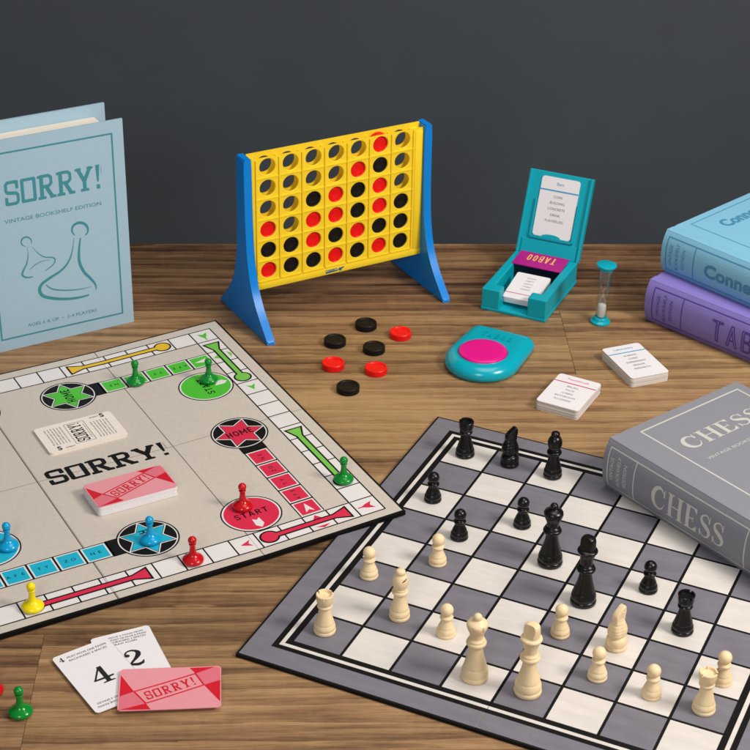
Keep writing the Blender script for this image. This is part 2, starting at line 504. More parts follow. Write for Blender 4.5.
def font_mesh(txt, bold=0.0, spacing=1.0):
    key = (txt, bold, spacing)
    if key not in FONT_CACHE:
        cu = bpy.data.curves.new("tmp", 'FONT'); cu.body = txt; cu.size = 1.0; cu.resolution_u = 3
        cu.offset = bold; cu.space_character = spacing; cu.dimensions = '2D'; cu.fill_mode = 'FRONT'
        ob = bpy.data.objects.new("tmp", cu); C.objects.link(ob)
        dg = bpy.context.evaluated_depsgraph_get()
        me = bpy.data.meshes.new_from_object(ob.evaluated_get(dg))
        v = [(p.co.x, p.co.y) for p in me.vertices]; f = [list(p.vertices) for p in me.polygons]
        bpy.data.objects.remove(ob); bpy.data.curves.remove(cu); bpy.data.meshes.remove(me)
        if not v: v = [(0, 0)]
        FONT_CACHE[key] = (v, f)
    return FONT_CACHE[key]


CAPH = 0.69      # cap height of the built-in font at size 1


class Art:
    def __init__(s): s.items = []; s.T = None

    def raw(s, v, f, mat_, layer):
        if s.T: v = [s.T(*p) for p in v]
        s.items.append((v, f, mat_, layer))

    def poly(s, pts, mat_, layer=1): s.raw(list(pts), [list(range(len(pts)))], mat_, layer)

    def rect(s, x0, y0, x1, y1, mat_, layer=1): s.poly(rectp(x0, y0, x1, y1), mat_, layer)

    def ell(s, cx, cy, r, mat_, layer=1, n=48): s.poly([(cx + r * math.cos(2 * PI * k / n), cy + r * math.sin(2 * PI * k / n)) for k in range(n)], mat_, layer)

    def ring(s, cx, cy, r0, r1, mat_, layer=1, n=56):
        v = []; f = []
        for k in range(n):
            a = 2 * PI * k / n
            v += [(cx + r0 * math.cos(a), cy + r0 * math.sin(a)), (cx + r1 * math.cos(a), cy + r1 * math.sin(a))]
            j = (k + 1) % n; f.append([2 * k, 2 * k + 1, 2 * j + 1, 2 * j])
        s.raw(v, f, mat_, layer)

    def frame(s, x0, y0, x1, y1, t, mat_, layer=1):
        v = rectp(x0, y0, x1, y1) + rectp(x0 + t, y0 + t, x1 - t, y1 - t)
        s.raw(v, [[k, (k + 1) % 4, 4 + (k + 1) % 4, 4 + k] for k in range(4)], mat_, layer)

    def strip(s, pts, wd, mat_, layer=1, closed=False):
        """poly-line of varying width as one non-overlapping strip (mitred)."""
        n = len(pts)
        if not isinstance(wd, (list, tuple)): wd = [wd] * n
        v = []
        for i in range(n):
            if closed: a, b = pts[i - 1], pts[(i + 1) % n]
            else: a, b = pts[max(i - 1, 0)], pts[min(i + 1, n - 1)]
            p = pts[i]

            def nrm(q0, q1):
                d = math.hypot(q1[0] - q0[0], q1[1] - q0[1]) or 1
                return (-(q1[1] - q0[1]) / d, (q1[0] - q0[0]) / d)
            n1 = nrm(a, p) if a != p else nrm(p, b); n2 = nrm(p, b) if b != p else n1
            mx, my = n1[0] + n2[0], n1[1] + n2[1]; l = math.hypot(mx, my) or 1
            mx /= l; my /= l; k = min(2.0, 1 / max(0.2, mx * n1[0] + my * n1[1])) * wd[i] / 2
            v += [(p[0] + mx * k, p[1] + my * k), (p[0] - mx * k, p[1] - my * k)]
        f = [[2 * i, 2 * i + 1, (2 * i + 3), (2 * i + 2)] for i in range(n - 1)]
        if closed: f.append([2 * n - 2, 2 * n - 1, 1, 0])
        s.raw(v, f, mat_, layer)

    def text(s, txt, x, y, cap, mat_, layer=1, align='l', rot=0, width=None, bold=0.0, spacing=1.0):
        v, f = font_mesh(txt, bold, spacing)
        xs = [p[0] for p in v]; x0, x1 = min(xs), max(xs)
        k = cap / CAPH; kx = k if width is None else width / (x1 - x0)
        off = {'l': -x0, 'c': -(x0 + x1) / 2, 'r': -x1}[align]
        c_, s_ = math.cos(R(rot)), math.sin(R(rot))
        out = []
        for p in v:
            a, b = (p[0] + off) * kx, p[1] * k
            out.append((x + c_ * a - s_ * b, y + s_ * a + c_ * b))
        s.raw(out, f, mat_, layer)

    def glyphs(s, style, txt, x, y, cap, mat_, layer=1, width=None, rot=0, gap=0.08, align='l', rows=36):
        adv = 0; L_ = []
        for ch in txt:
            sh, wd = glyph(style, ch); L_.append((sh, adv)); adv += wd + gap
        adv -= gap
        kx = cap if width is None else width / adv
        ox = {'l': 0, 'c': -adv / 2, 'r': -adv}[align]
        c_, s_ = math.cos(R(rot)), math.sin(R(rot))
        for sh, ad in L_:
            for qd in scan_shapes(sh, rows):
                out = []
                for (a, b) in qd:
                    a2, b2 = (a + ad + ox) * kx, b * cap
                    out.append((x + c_ * a2 - s_ * b2, y + s_ * a2 + c_ * b2))
                s.raw(out, [[0, 1, 2, 3]], mat_, layer)

    def emit(s, mb, mp, cutx=(), cuty=(), step=0.00004, base=0.00006):
        for v, f, mt, ly in s.items:
            if cutx or cuty:
                bm = bmesh.new(); vs = [bm.verts.new((p[0], p[1], 0)) for p in v]
                for q in f:
                    try: bm.faces.new([vs[i] for i in q])
                    except ValueError: pass
                for cx in cutx:
                    if min(p[0] for p in v) < cx < max(p[0] for p in v):
                        bmesh.ops.bisect_plane(bm, geom=bm.verts[:] + bm.edges[:] + bm.faces[:], plane_co=(cx, 0, 0), plane_no=(1, 0, 0))
                for cy in cuty:
                    if min(p[1] for p in v) < cy < max(p[1] for p in v):
                        bmesh.ops.bisect_plane(bm, geom=bm.verts[:] + bm.edges[:] + bm.faces[:], plane_co=(0, cy, 0), plane_no=(0, 1, 0))
                for i, q in enumerate(bm.verts): q.index = i
                vv = [(q.co.x, q.co.y) for q in bm.verts]; ff = [[q.index for q in g.verts] for g in bm.faces]
                bm.free()
            else: vv, ff = v, f
            h = base + ly * step
            mb.add([mp(a, b, h) for a, b in vv], ff, mt)


def flat(a, b, h): return Vector((a, b, h))


# ------------------------------------------------------------------ setting: table top and backdrop
TY = R(2.35)     # the table edge is turned slightly in the picture


def build_table():
    me_v = []; me_f = []; uvs = []; tones = []
    rows = [-1.0 + .125 * k for k in range(0, 11)]   # local y of row starts
    ytop = 0.2755
    seams = {3: 0.61, 4: -0.249, 5: -0.66, 6: 0.83, 7: 0.62, 8: 0.183, 9: -0.47, 2: 0.5, 1: -.2, 0: .2, 10: 0.75}
    tone_of = {2: .5, 3: .30, 4: .55, 5: .35, 6: .75, 7: .85, 8: .42, 9: .14, 10: .0}
    bmx = bmesh.new()
    uvl = bmx.loops.layers.uv.new("grain"); cl = bmx.loops.layers.float_color.new("tone")
    for k, y0 in enumerate(rows):
        y1 = min(y0 + .125, ytop)
        if y0 >= ytop: continue
        sx = seams[k]
        for a, b in ((-1.4, sx), (sx, 1.5)):
            off = (random.uniform(0, 60), random.uniform(0, 60))
            tn = tone_of.get(k, .5) + random.uniform(-.12, .12)
            g = .00010; gy = .00004
            t = bmesh.new()
            vs = [t.verts.new((x, y, z)) for x in (a + g, b - g) for y in (y0 + gy, y1 - gy) for z in (-.03, 0)]
            for f in ((0, 1, 3, 2), (4, 6, 7, 5), (0, 4, 5, 1), (2, 3, 7, 6), (0, 2, 6, 4), (1, 5, 7, 3)):
                t.faces.new([vs[i] for i in f])
            last = y1 >= ytop - 1e-6
            es = [e for e in t.edges if all(q.co.z > -.001 for q in e.verts) and abs(e.verts[0].co.x - e.verts[1].co.x) < 1e-6]
            bmesh.ops.bevel(t, geom=es, offset=.00030, segments=1, affect='EDGES')
            mpv = {v: bmx.verts.new(v.co) for v in t.verts}
            for f in t.faces:
                nf = bmx.faces.new([mpv[v] for v in f.verts])
                for lp in nf.loops:
                    lp[uvl].uv = (lp.vert.co.x + off[0], lp.vert.co.y + off[1] + (lp.vert.co.z if abs(f.normal.z) < .5 else 0))
                    lp[cl] = (tn, tn, tn, 1)
            t.free()
    me = bpy.data.meshes.new("table_top"); bmx.to_mesh(me); bmx.free()
    me.materials.append(M['wood'])
    o = bpy.data.objects.new("table_top", me); C.objects.link(o)
    o.rotation_euler.z = TY
    tag(o, "brown wooden table top of long streaky planks under the games", kind='structure')
    return o


build_table()
b = MB(); b.box(-6, 6, 0.62, 0.66, -1.2, 3.2, 'wall')
tag(b.build("backdrop_wall", rz=TY), "plain dark grey wall behind the table", kind='structure')


# ------------------------------------------------------------------ chess board
CS = 0.0381; CO = Vector((-0.28548 + 0, 0, 0))
CX, CY, CTH = 0, 0, 0
CX, CY, CTH = -0.05564, -0.39102, -0.42578
CHZ = 0.003


def chess_pt(f, r):
    c, s = math.cos(CTH), math.sin(CTH)
    return (CX + (c * f - s * r) * CS, CY + (s * f + c * r) * CS)


def build_chess_board():
    mb = MB()
    lo, hi = -.775, 8.735
    half = [(-.0002, 4 * CS - .00012), (4 * CS + .00012, 8 * CS)]
    for (a, bq) in ((lo * CS, 4 * CS - .00010), (4 * CS + .00010, hi * CS)):
        mb.box(a, bq, lo * CS, hi * CS, 0, CHZ, 'board_black', bev=.0003, seg=2)
    A = Art(); u = CS
    A_ = lambda x0, y0, x1, y1, m_, l: A.rect(x0 * u, y0 * u, x1 * u, y1 * u, m_, l)
    e = .045
    # grey border as four strips, broken at the fold
    gi0, gi1 = -.290, 8.290
    for x0, x1 in ((lo + e, 4 - .004), (4 + .004, hi - e)):
        A_(x0, lo + e, x1, gi0, 'board_grey', 1); A_(x0, gi1, x1, hi - e, 'board_grey', 1)
    A_(lo + e, gi0, gi0, gi1, 'board_grey', 1); A_(gi1, gi0, hi - e, gi1, 'board_grey', 1)
    c0, c1 = -.178, -.098
    for x0, x1 in ((c0, 4 - .004), (4 + .004, 8 - c0)):
        A_(x0, c0, x1, c1, 'board_cream', 1); A_(x0, 8 - c1, x1, 8 - c0, 'board_cream', 1)
    A_(c0, c1, c1, 8 - c1, 'board_cream', 1); A_(8 - c1, c1, 8 - c0, 8 - c1, 'board_cream', 1)
    t = .029
    for i in range(8):
        for j in range(8):
            A_(i + t, j + t, i + 1 - t, j + 1 - t, 'board_grey' if (i + j) % 2 == 0 else 'board_cream', 1)
    # worn fold on the border
    A_(3.992, lo + e, 4.0, gi0, 'crease', 3); A_(4.0, gi1, 4.008, hi - e, 'crease', 3)
    A.emit(mb, lambda a, b_, h: Vector((a, b_, CHZ + h)))
    o = mb.build("chess_board", loc=(CX, CY, 0), rz=CTH)
    tag(o, "grey and cream checkered chess board with black grid lines and grey border", "chess board")


build_chess_board()

# ------------------------------------------------------------------ chess pieces
mm = 0.001


def sp(pts, n=4): return [(r * mm, z * mm) for r, z in spline(pts, n)]


def piece(kind, mt):
    """root empty > base, body, head; returns root."""
    root = empty("chess_" + kind, (0, 0, 0))
    cut_m = 'boxwood_cut' if mt == 'boxwood' else mt
    bs, bd, hd = MB(), MB(), MB()
    if kind == 'pawn':
        bs.lathe(sp([(6.5, 0), (7.0, .5), (7.1, 1.6), (6.8, 2.3), (6.6, 2.7), (6.6, 2.7), (6.8, 3.4), (6.7, 4.8), (6.1, 6.2), (5.7, 6.9), (5.7, 6.9), (5.6, 7.8), (5.0, 9.2), (4.6, 9.9)]), mt)
        bd.lathe(sp([(4.9, 9.4), (4.3, 10.8), (3.8, 12.2), (3.6, 13.2), (3.8, 13.8), (3.8, 13.8), (4.6, 14.4), (4.9, 15.4), (4.6, 16.2), (3.6, 16.7), (3.6, 16.7), (3.2, 17.4)]), mt)
        hd.lathe([(4.85 * math.cos(t) * mm, (21.4 + 4.8 * math.sin(t)) * mm) for t in [R(-68 + 158 * k / 18) for k in range(19)]], mt)
    elif kind == 'rook':
        bs.lathe(sp([(7.4, 0), (8.0, .6), (8.1, 2.0), (7.7, 2.8), (7.3, 3.1), (7.3, 3.1), (7.8, 4.0), (7.7, 5.6), (7.1, 7.2), (6.7, 8.0), (6.7, 8.0), (6.7, 8.8), (6.4, 9.9)]), mt)
        bd.lathe(sp([(6.5, 9.5), (5.8, 12), (5.0, 15), (4.4, 18.0), (4.1, 20.2), (4.3, 21.4), (4.3, 21.4), (5.3, 22), (5.5, 22.8), (5.0, 23.6), (4.6, 24.0)]), mt)
        # cup with three saw-cuts
        seg = 48; prof_o = [(4.6, 23.8), (5.3, 25.2), (5.9, 27.4), (6.2, 30.0), (6.25, 33.0)]
        v = []; f = []
        hd.lathe([(r * mm, z * mm) for r, z in prof_o[:4]] + [(6.2 * mm, 31.0 * mm), (3.9 * mm, 31.0 * mm)], mt, seg)
        slots = [0, 120, 240]
        for k in range(seg):
            a0, a1 = 360 * k / seg, 360 * (k + 1) / seg
            am = (a0 + a1) / 2
            if any(abs((am - s_ + 180) % 360 - 180) < 6 for s_ in slots): continue
            q = []
            for a in (a0, a1):
                c_, s_ = math.cos(R(a)), math.sin(R(a))
                q += [Vector((6.2 * c_, 6.2 * s_, 31)) * mm, Vector((6.3 * c_, 6.3 * s_, 32.6)) * mm, Vector((6.0 * c_, 6.0 * s_, 33)) * mm,
                      Vector((5.2 * c_, 5.2 * s_, 33)) * mm, Vector((5.0 * c_, 5.0 * s_, 32.6)) * mm, Vector((4.6 * c_, 4.6 * s_, 30.9)) * mm]
            hd.add(q, [(i, i + 1, i + 7, i + 6) for i in range(5)], mt)
            for side, off in ((-1, 0), (1, 6)):
                an = am + side * 360 / seg
                if any(abs((an - s2 + 180) % 360 - 180) < 6 for s2 in slots):
                    hd.add([q[off + i] for i in range(6)], [(0, 1, 2, 3, 4, 5)], cut_m)
    elif kind == 'bishop':
        bs.lathe(sp([(7.0, 0), (7.6, .6), (7.75, 2.2), (7.4, 3.0), (7.1, 3.2), (7.1, 3.2), (7.5, 4.2), (7.4, 6.0), (6.9, 7.4), (6.5, 8.2), (6.5, 8.2), (6.5, 9.2), (6.0, 11.2)]), mt)
        bd.lathe(sp([(6.1, 10.9), (5.4, 13.4), (4.7, 16.6), (4.3, 19.6), (4.4, 21.2), (4.4, 21.2), (5.7, 22.0), (6.1, 23.2), (5.7, 24.4), (4.3, 25.0), (4.3, 25.0), (4.9, 25.6), (5.0, 26.2), (4.0, 26.8)]), mt)
        bm = bmesh.new()
        pr = sp([(4.4, 26.2), (5.5, 29.0), (6.0, 31.6), (5.8, 34.2), (4.8, 36.6), (3.7, 38.0), (3.3, 38.6), (3.3, 38.6), (3.6, 39.5), (3.6, 40.6), (3.0, 41.8), (1.6, 42.5), (.1, 42.7)], 5)
        hd.lathe(pr, mt, 48)
        # slit of the mitre: thin dark wedge let into the surface
        T = Matrix.Translation((2.2 * mm, -2.6 * mm, 34.0 * mm)) @ Matrix.Rotation(R(-25), 4, 'Z') @ Matrix.Rotation(R(-48), 4, 'Y')
        hd.box(-3.4 * mm, 3.2 * mm, -2.95 * mm, 1 * mm, -.22 * mm, .22 * mm, 'ink' if mt == 'boxwood' else mt, T)
    elif kind in ('king', 'queen'):
        bs.lathe(sp([(8.8, 0), (9.5, .7), (9.7, 2.6), (9.3, 3.6), (8.9, 4.0), (8.9, 4.0), (9.3, 5.0), (9.2, 7.2), (8.6, 9.4), (8.0, 10.6), (8.0, 10.6), (7.9, 11.8), (7.4, 13.6)]), mt)
        bd.lathe(sp([(7.5, 13.2), (6.6, 16.5), (5.6, 20.5), (4.8, 25.0), (4.6, 28.0), (4.4, 28.0), (6.3, 28.8), (7.1, 30.0), (6.9, 31.4), (5.9, 32.2), (5.9, 32.2), (6.1, 33.0), (5.4, 33.9), (5.4, 33.9), (4.6, 34.6), (4.6, 36.5)]), mt)
        if kind == 'king':
            hd.lathe(sp([(4.6, 36.2), (4.8, 38.5), (5.5, 41.5), (6.5, 44.2), (7.3, 45.4), (7.3, 45.4), (7.6, 46.3), (7.2, 47.3), (5.9, 48.0), (5.0, 48.2)]), mt, 48)
            bm = bmesh.new()
            pr = sp([(5.6, 47.6), (5.8, 50.0), (5.7, 54.5), (5.0, 57.2), (3.2, 58.4), (.1, 58.6)], 5)
            t = MB(); t.lathe(pr, mt, 48)
            vs = [bm.verts.new(q) for q in t.v]
            for g in t.f:
                try: bm.faces.new([vs[i] for i in g])
                except ValueError: pass
            for az in (-128, 52):
                pln = Vector((math.cos(R(az)), math.sin(R(az)), .22)).normalized()
                co = Vector((0, 0, 53.5 * mm)) + pln * (3.5 if az < 0 else 4.2) * mm
                nf = len(bm.faces)
                r_ = bmesh.ops.bisect_plane(bm, geom=bm.verts[:] + bm.edges[:] + bm.faces[:], plane_co=co, plane_no=pln, clear_outer=True)
                es = [e for e in r_['geom_cut'] if isinstance(e, bmesh.types.BMEdge)]
                bmesh.ops.holes_fill(bm, edges=es, sides=0)
            hd.addbm(bm, mt); bm.free()
        else:
            seg = 60
            pr = sp([(4.7, 36.2), (5.1, 38.6), (6.2, 41.2), (7.2, 43.8), (7.5, 45.6), (7.2, 47.0), (6.0, 48.3), (4.2, 49.3), (3.0, 50.2)], 4)
            v = []; f = []
            for r, z in pr:
                for k in range(seg):
                    a = 2 * PI * k / seg
                    kk = r * (1 - (.10 * max(0, math.cos(a * 6)) ** 10 if 42.0 * mm < z < 47.0 * mm else 0))
                    v.append((kk * math.cos(a), kk * math.sin(a), z))
            n = len(pr)
            for i in range(n - 1):
                for k in range(seg):
                    k2 = (k + 1) % seg; f.append((i * seg + k, i * seg + k2, (i + 1) * seg + k2, (i + 1) * seg + k))
            f.append([(n - 1) * seg + k for k in range(seg)]); hd.add(v, f, mt)
            hd.lathe([(3.2 * math.cos(t) * mm, (51.6 + 3.1 * math.sin(t)) * mm) for t in [R(-75 + 165 * k / 16) for k in range(17)]], mt)
    elif kind == 'knight':
        bs.lathe(sp([(7.0, 0), (7.6, .6), (7.75, 2.2), (7.4, 3.0), (7.1, 3.2), (7.1, 3.2), (7.5, 4.6), (7.5, 7.4), (6.6, 9.4), (5.2, 10.4), (5.2, 10.4), (4.9, 10.8)]), mt)
        # carved neck: stacked cross sections (centre x, half length, half width, z); nose along +x
        # rows: x of the mane side, x of the face side, half width, height
        secs = [(-5.0, 5.0, 4.9, 10.6), (-6.5, 6.3, 5.8, 12.6), (-7.0, 6.8, 6.1, 15.0), (-6.8, 6.5, 5.8, 17.6), (-6.2, 5.8, 5.1, 20.0), (-5.4, 5.0, 4.3, 22.2), (-4.8, 4.2, 3.4, 24.4), (-4.2, 3.6, 2.7, 26.2), (-3.4, 3.0, 2.0, 27.4)]
        dense = [tuple(q) for q in spline(secs, 5)]
        seg = 32; v = []; f = []
        for i, (xa, xb, b_, z) in enumerate(dense):
            cx, a_ = (xa + xb) / 2, (xb - xa) / 2
            groove = 1 - (.05 if (z % 2.4) < .8 and 13 < z < 25 else 0)
            for k in range(seg):
                t = 2 * PI * k / seg
                ct, st = math.cos(t), math.sin(t)
                x = cx + a_ * math.copysign(abs(ct) ** .7, ct) * (groove if ct < .1 else 1)
                y = b_ * math.copysign(abs(st) ** .7, st) * (groove if ct < .1 else 1) 
                v.append((x * mm, y * mm, z * mm))
        n = len(dense)
        for i in range(n - 1):
            for k in range(seg):
                k2 = (k + 1) % seg; f.append((i * seg + k, i * seg + k2, (i + 1) * seg + k2, (i + 1) * seg + k))
        f.append([k for k in range(seg)][::-1]); f.append([(n - 1) * seg + k for k in range(seg)])
        hd.add(v, f, mt)
        # flat-sided head: brow sloping to the nose, jaw notch behind
        hp = [(-4.0, 20.5), (-4.7, 24.6), (-4.9, 28.4), (-4.2, 29.8), (-2.6, 31.6), (1.8, 35.0), (3.0, 35.5), (4.3, 35.2), (4.9, 33.8), (4.7, 30.4), (4.0, 27.2), (3.5, 25.6), (4.3, 23.8), (4.6, 21.6), (3.0, 18.0), (-2.5, 18.0)]
        hd.prism([(x * mm, z * mm) for x, z in hp], -2.5 * mm, 2.5 * mm, mt, Matrix.Rotation(R(90), 4, 'X'), bev=.0007, seg=3)
        for s_ in (-1, 1):
            hd.lathe([(.8 * mm, 0), (.75 * mm, .5 * mm), (.3 * mm, .75 * mm)], mt, 12, Matrix.Translation((1.2 * mm, s_ * 2.3 * mm, 31.0 * mm)) @ Matrix.Rotation(R(-90 * s_), 4, 'X'))
    bs.build("base", root, smooth=38)
    if bd.v: bd.build("body", root, smooth=38)
    hd.build("head" if kind != 'knight' else "horse_head", root, smooth=34)
    return root


PIECES = [  # kind, colour, file, rank, rotation, label
    ('rook', 'w', .41, .55, 30, "pale wooden chess rook on the grey corner square at the board's left tip"),
    ('rook', 'w', 7.48, 1.49, 100, "pale wooden chess rook in front of a pawn at the board's right edge"),
    ('bishop', 'w', 1.50, 1.56, 0, "pale wooden chess bishop with a slit in its head"),
    ('queen', 'w', 3.46, .54, 0, "pale wooden chess queen with ball-topped crown on a cream square"),
    ('king', 'w', 4.48, .57, 0, "tall pale wooden chess king with a notched top, nearest the bottom edge"),
    ('knight', 'w', 5.51, 2.51, 42, "pale wooden chess knight with a ridged mane, behind a pale pawn"),
    ('pawn', 'w', .42, 2.50, 0, "pale wooden chess pawn behind the pale corner rook, by the board's left border"),
    ('pawn', 'w', 1.46, 3.50, 0, "pale wooden chess pawn furthest back of the pale pieces, near a black pawn"),
    ('pawn', 'w', 2.50, 1.47, 0, "pale wooden chess pawn standing between the pale bishop and the pale queen"),
    ('pawn', 'w', 4.44, 2.41, 0, "pale wooden chess pawn directly in front of the black king"),
    ('pawn', 'w', 5.48, 1.51, 0, "pale wooden chess pawn on a grey square just below the pale knight"),
    ('pawn', 'w', 6.52, 1.46, 0, "pale wooden chess pawn on a cream square to the left of the right-hand pale rook"),
    ('pawn', 'w', 7.57, 2.39, 0, "pale wooden chess pawn half behind the rook at the board's right edge"),
    ('rook', 'b', .41, 7.49, 20, "black chess rook on the cream corner square at the board's far end"),
    ('rook', 'b', 6.49, 3.53, 50, "black chess rook standing alone towards the board's right side"),
    ('knight', 'b', 1.43, 7.56, 25, "black chess knight between the far corner rook and the black bishop"),
    ('bishop', 'b', 2.43, 7.54, 0, "black chess bishop beside the spine end of the grey book"),
    ('queen', 'b', 3.48, 4.49, 0, "black chess queen with ball-topped crown in the middle of the board"),
    ('king', 'b', 4.50, 3.56, 0, "tall black chess king with a notched dome top in the middle of the board"),
    ('pawn', 'b', .48, 5.54, 0, "black chess pawn by the board's left border below the far black rook"),
    ('pawn', 'b', 1.51, 4.51, 0, "black chess pawn just behind the furthest pale pawn"),
    ('pawn', 'b', 2.51, 5.48, 0, "black chess pawn just left of the black queen"),
    ('pawn', 'b', 5.52, 4.49, 0, "black chess pawn between the black king and the grey book's spine"),
]
protos = {}
for kd, col, fi, ra, rot, lab in PIECES:
    x, y = chess_pt(fi, ra); loc = (x, y, CHZ + .00012)
    grp = "pale wooden chess pieces on the board" if col == 'w' else "black chess pieces on the board"
    if (kd, col) not in protos:
        o = piece(kd, 'boxwood' if col == 'w' else 'ebony'); protos[kd, col] = o
        o.location = loc; o.rotation_euler.z = R(rot)
        tag(o, lab, "chess " + kd, grp)
    else:
        dup(protos[kd, col], loc, R(rot), lab, grp)

# ------------------------------------------------------------------ sliding-pawn board
SX, SY, STH, SS = -0.28548, -0.39276, 0.51210, 0.02119
SZ = 0.004


def ramp(u): return max(0.0, (u - 10.8)) / 5.8 * 0.0036


def sorry_pt(u, v, dz=0.0):
    c, s = math.cos(STH), math.sin(STH)
    return (SX + (c * u - s * v) * SS, SY + (s * u + c * v) * SS, SZ + ramp(u) + .0003 + dz)


def build_sorry_board():
    mb = MB(); lo, hi = -.50, 16.60
    ycut = [lo, 7.9, hi]; xcut = [lo, 5.2, 10.8, hi]
    for i in range(3):
        for j in range(2):
            x0, x1 = xcut[i] * SS + .00008, xcut[i + 1] * SS - .00008
            y0, y1 = ycut[j] * SS + (.00008 if j else 0), ycut[j + 1] * SS - (.00008 if not j else 0)
            bm = bmesh.new()
            for z0, z1 in ((0, .0017), (.0020, SZ - .0001)):
                vs = [bm.verts.new((x, y, z + ramp(x / SS))) for x in (x0, x1) for y in (y0, y1) for z in (z0, z1)]
                fs = [bm.faces.new([vs[q] for q in f]) for f in ((0, 1, 3, 2), (4, 6, 7, 5), (0, 4, 5, 1), (2, 3, 7, 6), (0, 2, 6, 4), (1, 5, 7, 3))]
            bmesh.ops.bevel(bm, geom=list(bm.edges), offset=.00022, segments=2, affect='EDGES')
            mb.addbm(bm, 'board_black'); bm.free()
    A = Art(); u = SS
    e = .10
    for i in range(3):
        for j in range(2):
            x0, x1 = xcut[i] + (e if i == 0 else .010), xcut[i + 1] - (e if i == 2 else .010)
            y0, y1 = ycut[j] + (e if j == 0 else .010), ycut[j + 1] - (e if j == 1 else .010)
            A.rect(x0, y0, x1, y1, 'sorry_beige', 0)
    # folds
    A.rect(5.17, lo + e, 5.19, hi - e, 'crease_dark', 1.5); A.rect(5.23, lo + e, 5.245, hi - e, 'crease_dark', 1.5)
    A.rect(10.77, lo + e, 10.79, hi - e, 'crease', 1.5)
    A.rect(lo + e, 7.90, hi - e, 7.915, 'crease', 1.5)
    cols = ['red_print', 'green_print', 'yellow_print', 'blue_print']
    slide_c = ['red_print', 'pale_green_print', 'yellow_print', 'blue_print']
    lw = .058
    for k in range(4):
        ca, sa = [(1, 0), (0, 1), (-1, 0), (0, -1)][k]

        def T(x, y, ca=ca, sa=sa):
            x -= 8; y -= 8
            return (8 + ca * x - sa * y, 8 + sa * x + ca * y)
        A.T = T; cm = cols[k]; sm = slide_c[k]
        # track: fifteen squares of this side, running to x = 1 (the corner at x = 15..16 belongs here)
        A.rect(1, 0, 16, 1, 'sorry_white', 1)
        A.rect(0, -lw / 2, 16, lw / 2, 'black_print', 3)
        A.rect(1, 1 - lw / 2, 15, 1 + lw / 2, 'black_print', 3)
        for i in range(1, 16): A.rect(i - lw / 2, lw / 2, i + lw / 2, 1 - lw / 2, 'black_print', 3)
        # slides
        for a0, a1 in ((14.62, 11.45), (6.62, 2.45)):
            for gw, mt_, ly in ((.075, 'black_print', 6), (0, sm, 8)):
                A.poly([(a0 + .06 + gw, .5 - .30 - gw * 1.5), (a0 + .06 + gw, .5 + .30 + gw * 1.5), (a0 - .50, .5 + .095 + gw), (a1, .5 + .095 + gw), (a1, .5 - .095 - gw), (a0 - .50, .5 - .095 - gw)], mt_, ly)
                A.ell(a1, .5, .31 + gw, mt_, ly + .7)
        # arrow across the first slide
        A.poly([(13.10, .34), (13.5, .92), (13.90, .34)], sm, 4.5); A.poly([(13.2, .2), (13.5, .05), (13.8, .2)], sm, 4.5)
        # corner arrow flight and the arrow head after the start
        A.poly([(15.75, .28), (15.5, .36), (15.25, .5), (15.12, .5), (15.25, .52), (15.5, .64), (15.75, .72), (15.62, .5)], cm, 4)
        A.rect(15.12, .47, 15.3, .53, cm, 4.6)
        A.poly([(10.28, .5), (10.72, .70), (10.6, .5), (10.72, .30)], cm, 4)
        # safety zone: five squares up column x = 13..14
        A.rect(13.0, 1 + lw, 14.0, 6.05, 'black_print', 2)
        A.rect(12.98, 6.0, 14.02, 6.55, 'black_print', 2)
        for i in range(5):
            A.rect(13.05, 1.05 + i, 13.95, 1.97 + i, 'line_white', 4)
            A.rect(13.11, 1.11 + i, 13.89, 1.91 + i, cm, 5)
        word = ["SA", "FE", "TY", "ZO", "NE"]
        for i, t in enumerate(["S", "AFE", "TY", "ZO", "NE"]):
            for j, ch in enumerate(t):
                n_ = len(t)
                A.text(ch, 13.5 + .08, 1.5 + i + (j - (n_ - 1) / 2) * .27, .16, 'black_print', 6, align='c', rot=90, bold=.01) if i else None
        # white arrow at the entrance of the zone
        A.poly([(13.32, 1.22), (13.5, 1.36), (13.68, 1.22), (13.5, 1.80)], 'line_white', 6.6)
        # home
        hx, hy = 13.5, 7.50
        A.ell(hx, hy, 1.16, 'black_print', 4); A.ring(hx, hy, 1.055, 1.10, 'line_white', 5)
        for rr, mt_, ly in ((1.09, 'line_white', 6), (1.0, 'black_print', 7), (.95, cm, 8)):
            A.poly([((rr if q % 2 == 0 else rr * .56) * math.cos(R(q * 30)) + hx, (rr if q % 2 == 0 else rr * .56) * math.sin(R(q * 30)) + hy) for q in range(12)], mt_, ly)
        A.glyphs('sans', "HOME", hx, hy - .19, .38, 'black_print', 10, align='c', width=1.12, gap=.10, rows=22)
        # start
        qx, qy = 11.5, 2.17
        A.rect(11.22, 1 + lw, 11.78, 1.3, 'black_print', 4)
        A.ell(qx, qy, 1.16, 'black_print', 5); A.ell(qx, qy, 1.105, 'line_white', 6); A.ell(qx, qy, 1.04, cm, 7)
        A.glyphs('sans', "START", qx, qy - .15, .32, 'black_print', 9, align='c', width=1.36, gap=.14, rows=22)
        A.poly([(11.5, 1.20), (11.33, 1.40), (11.36, 1.82), (11.5, 1.70), (11.64, 1.82), (11.67, 1.40)], 'line_white', 9)
    A.T = None
    A.glyphs('slabheavy', "SORRY!", 5.60, 7.42, 1.0, 'black_print', 4, width=4.90, gap=.02)
    A.text("TRADEMARK", 10.50, 8.36, .055, 'ink_grey', 4, rot=-90)
    A.emit(mb, lambda a, b_, h: Vector((a * u, b_ * u, SZ + ramp(a) + h)), cutx=(5.2, 10.8), step=.000022, base=.00002)
    o = mb.build("sliding_pawn_board", loc=(SX, SY, 0.0003), rz=STH)
    tag(o, "large beige folding board game printed SORRY! with a white square track round its edge", "board game")


build_sorry_board()

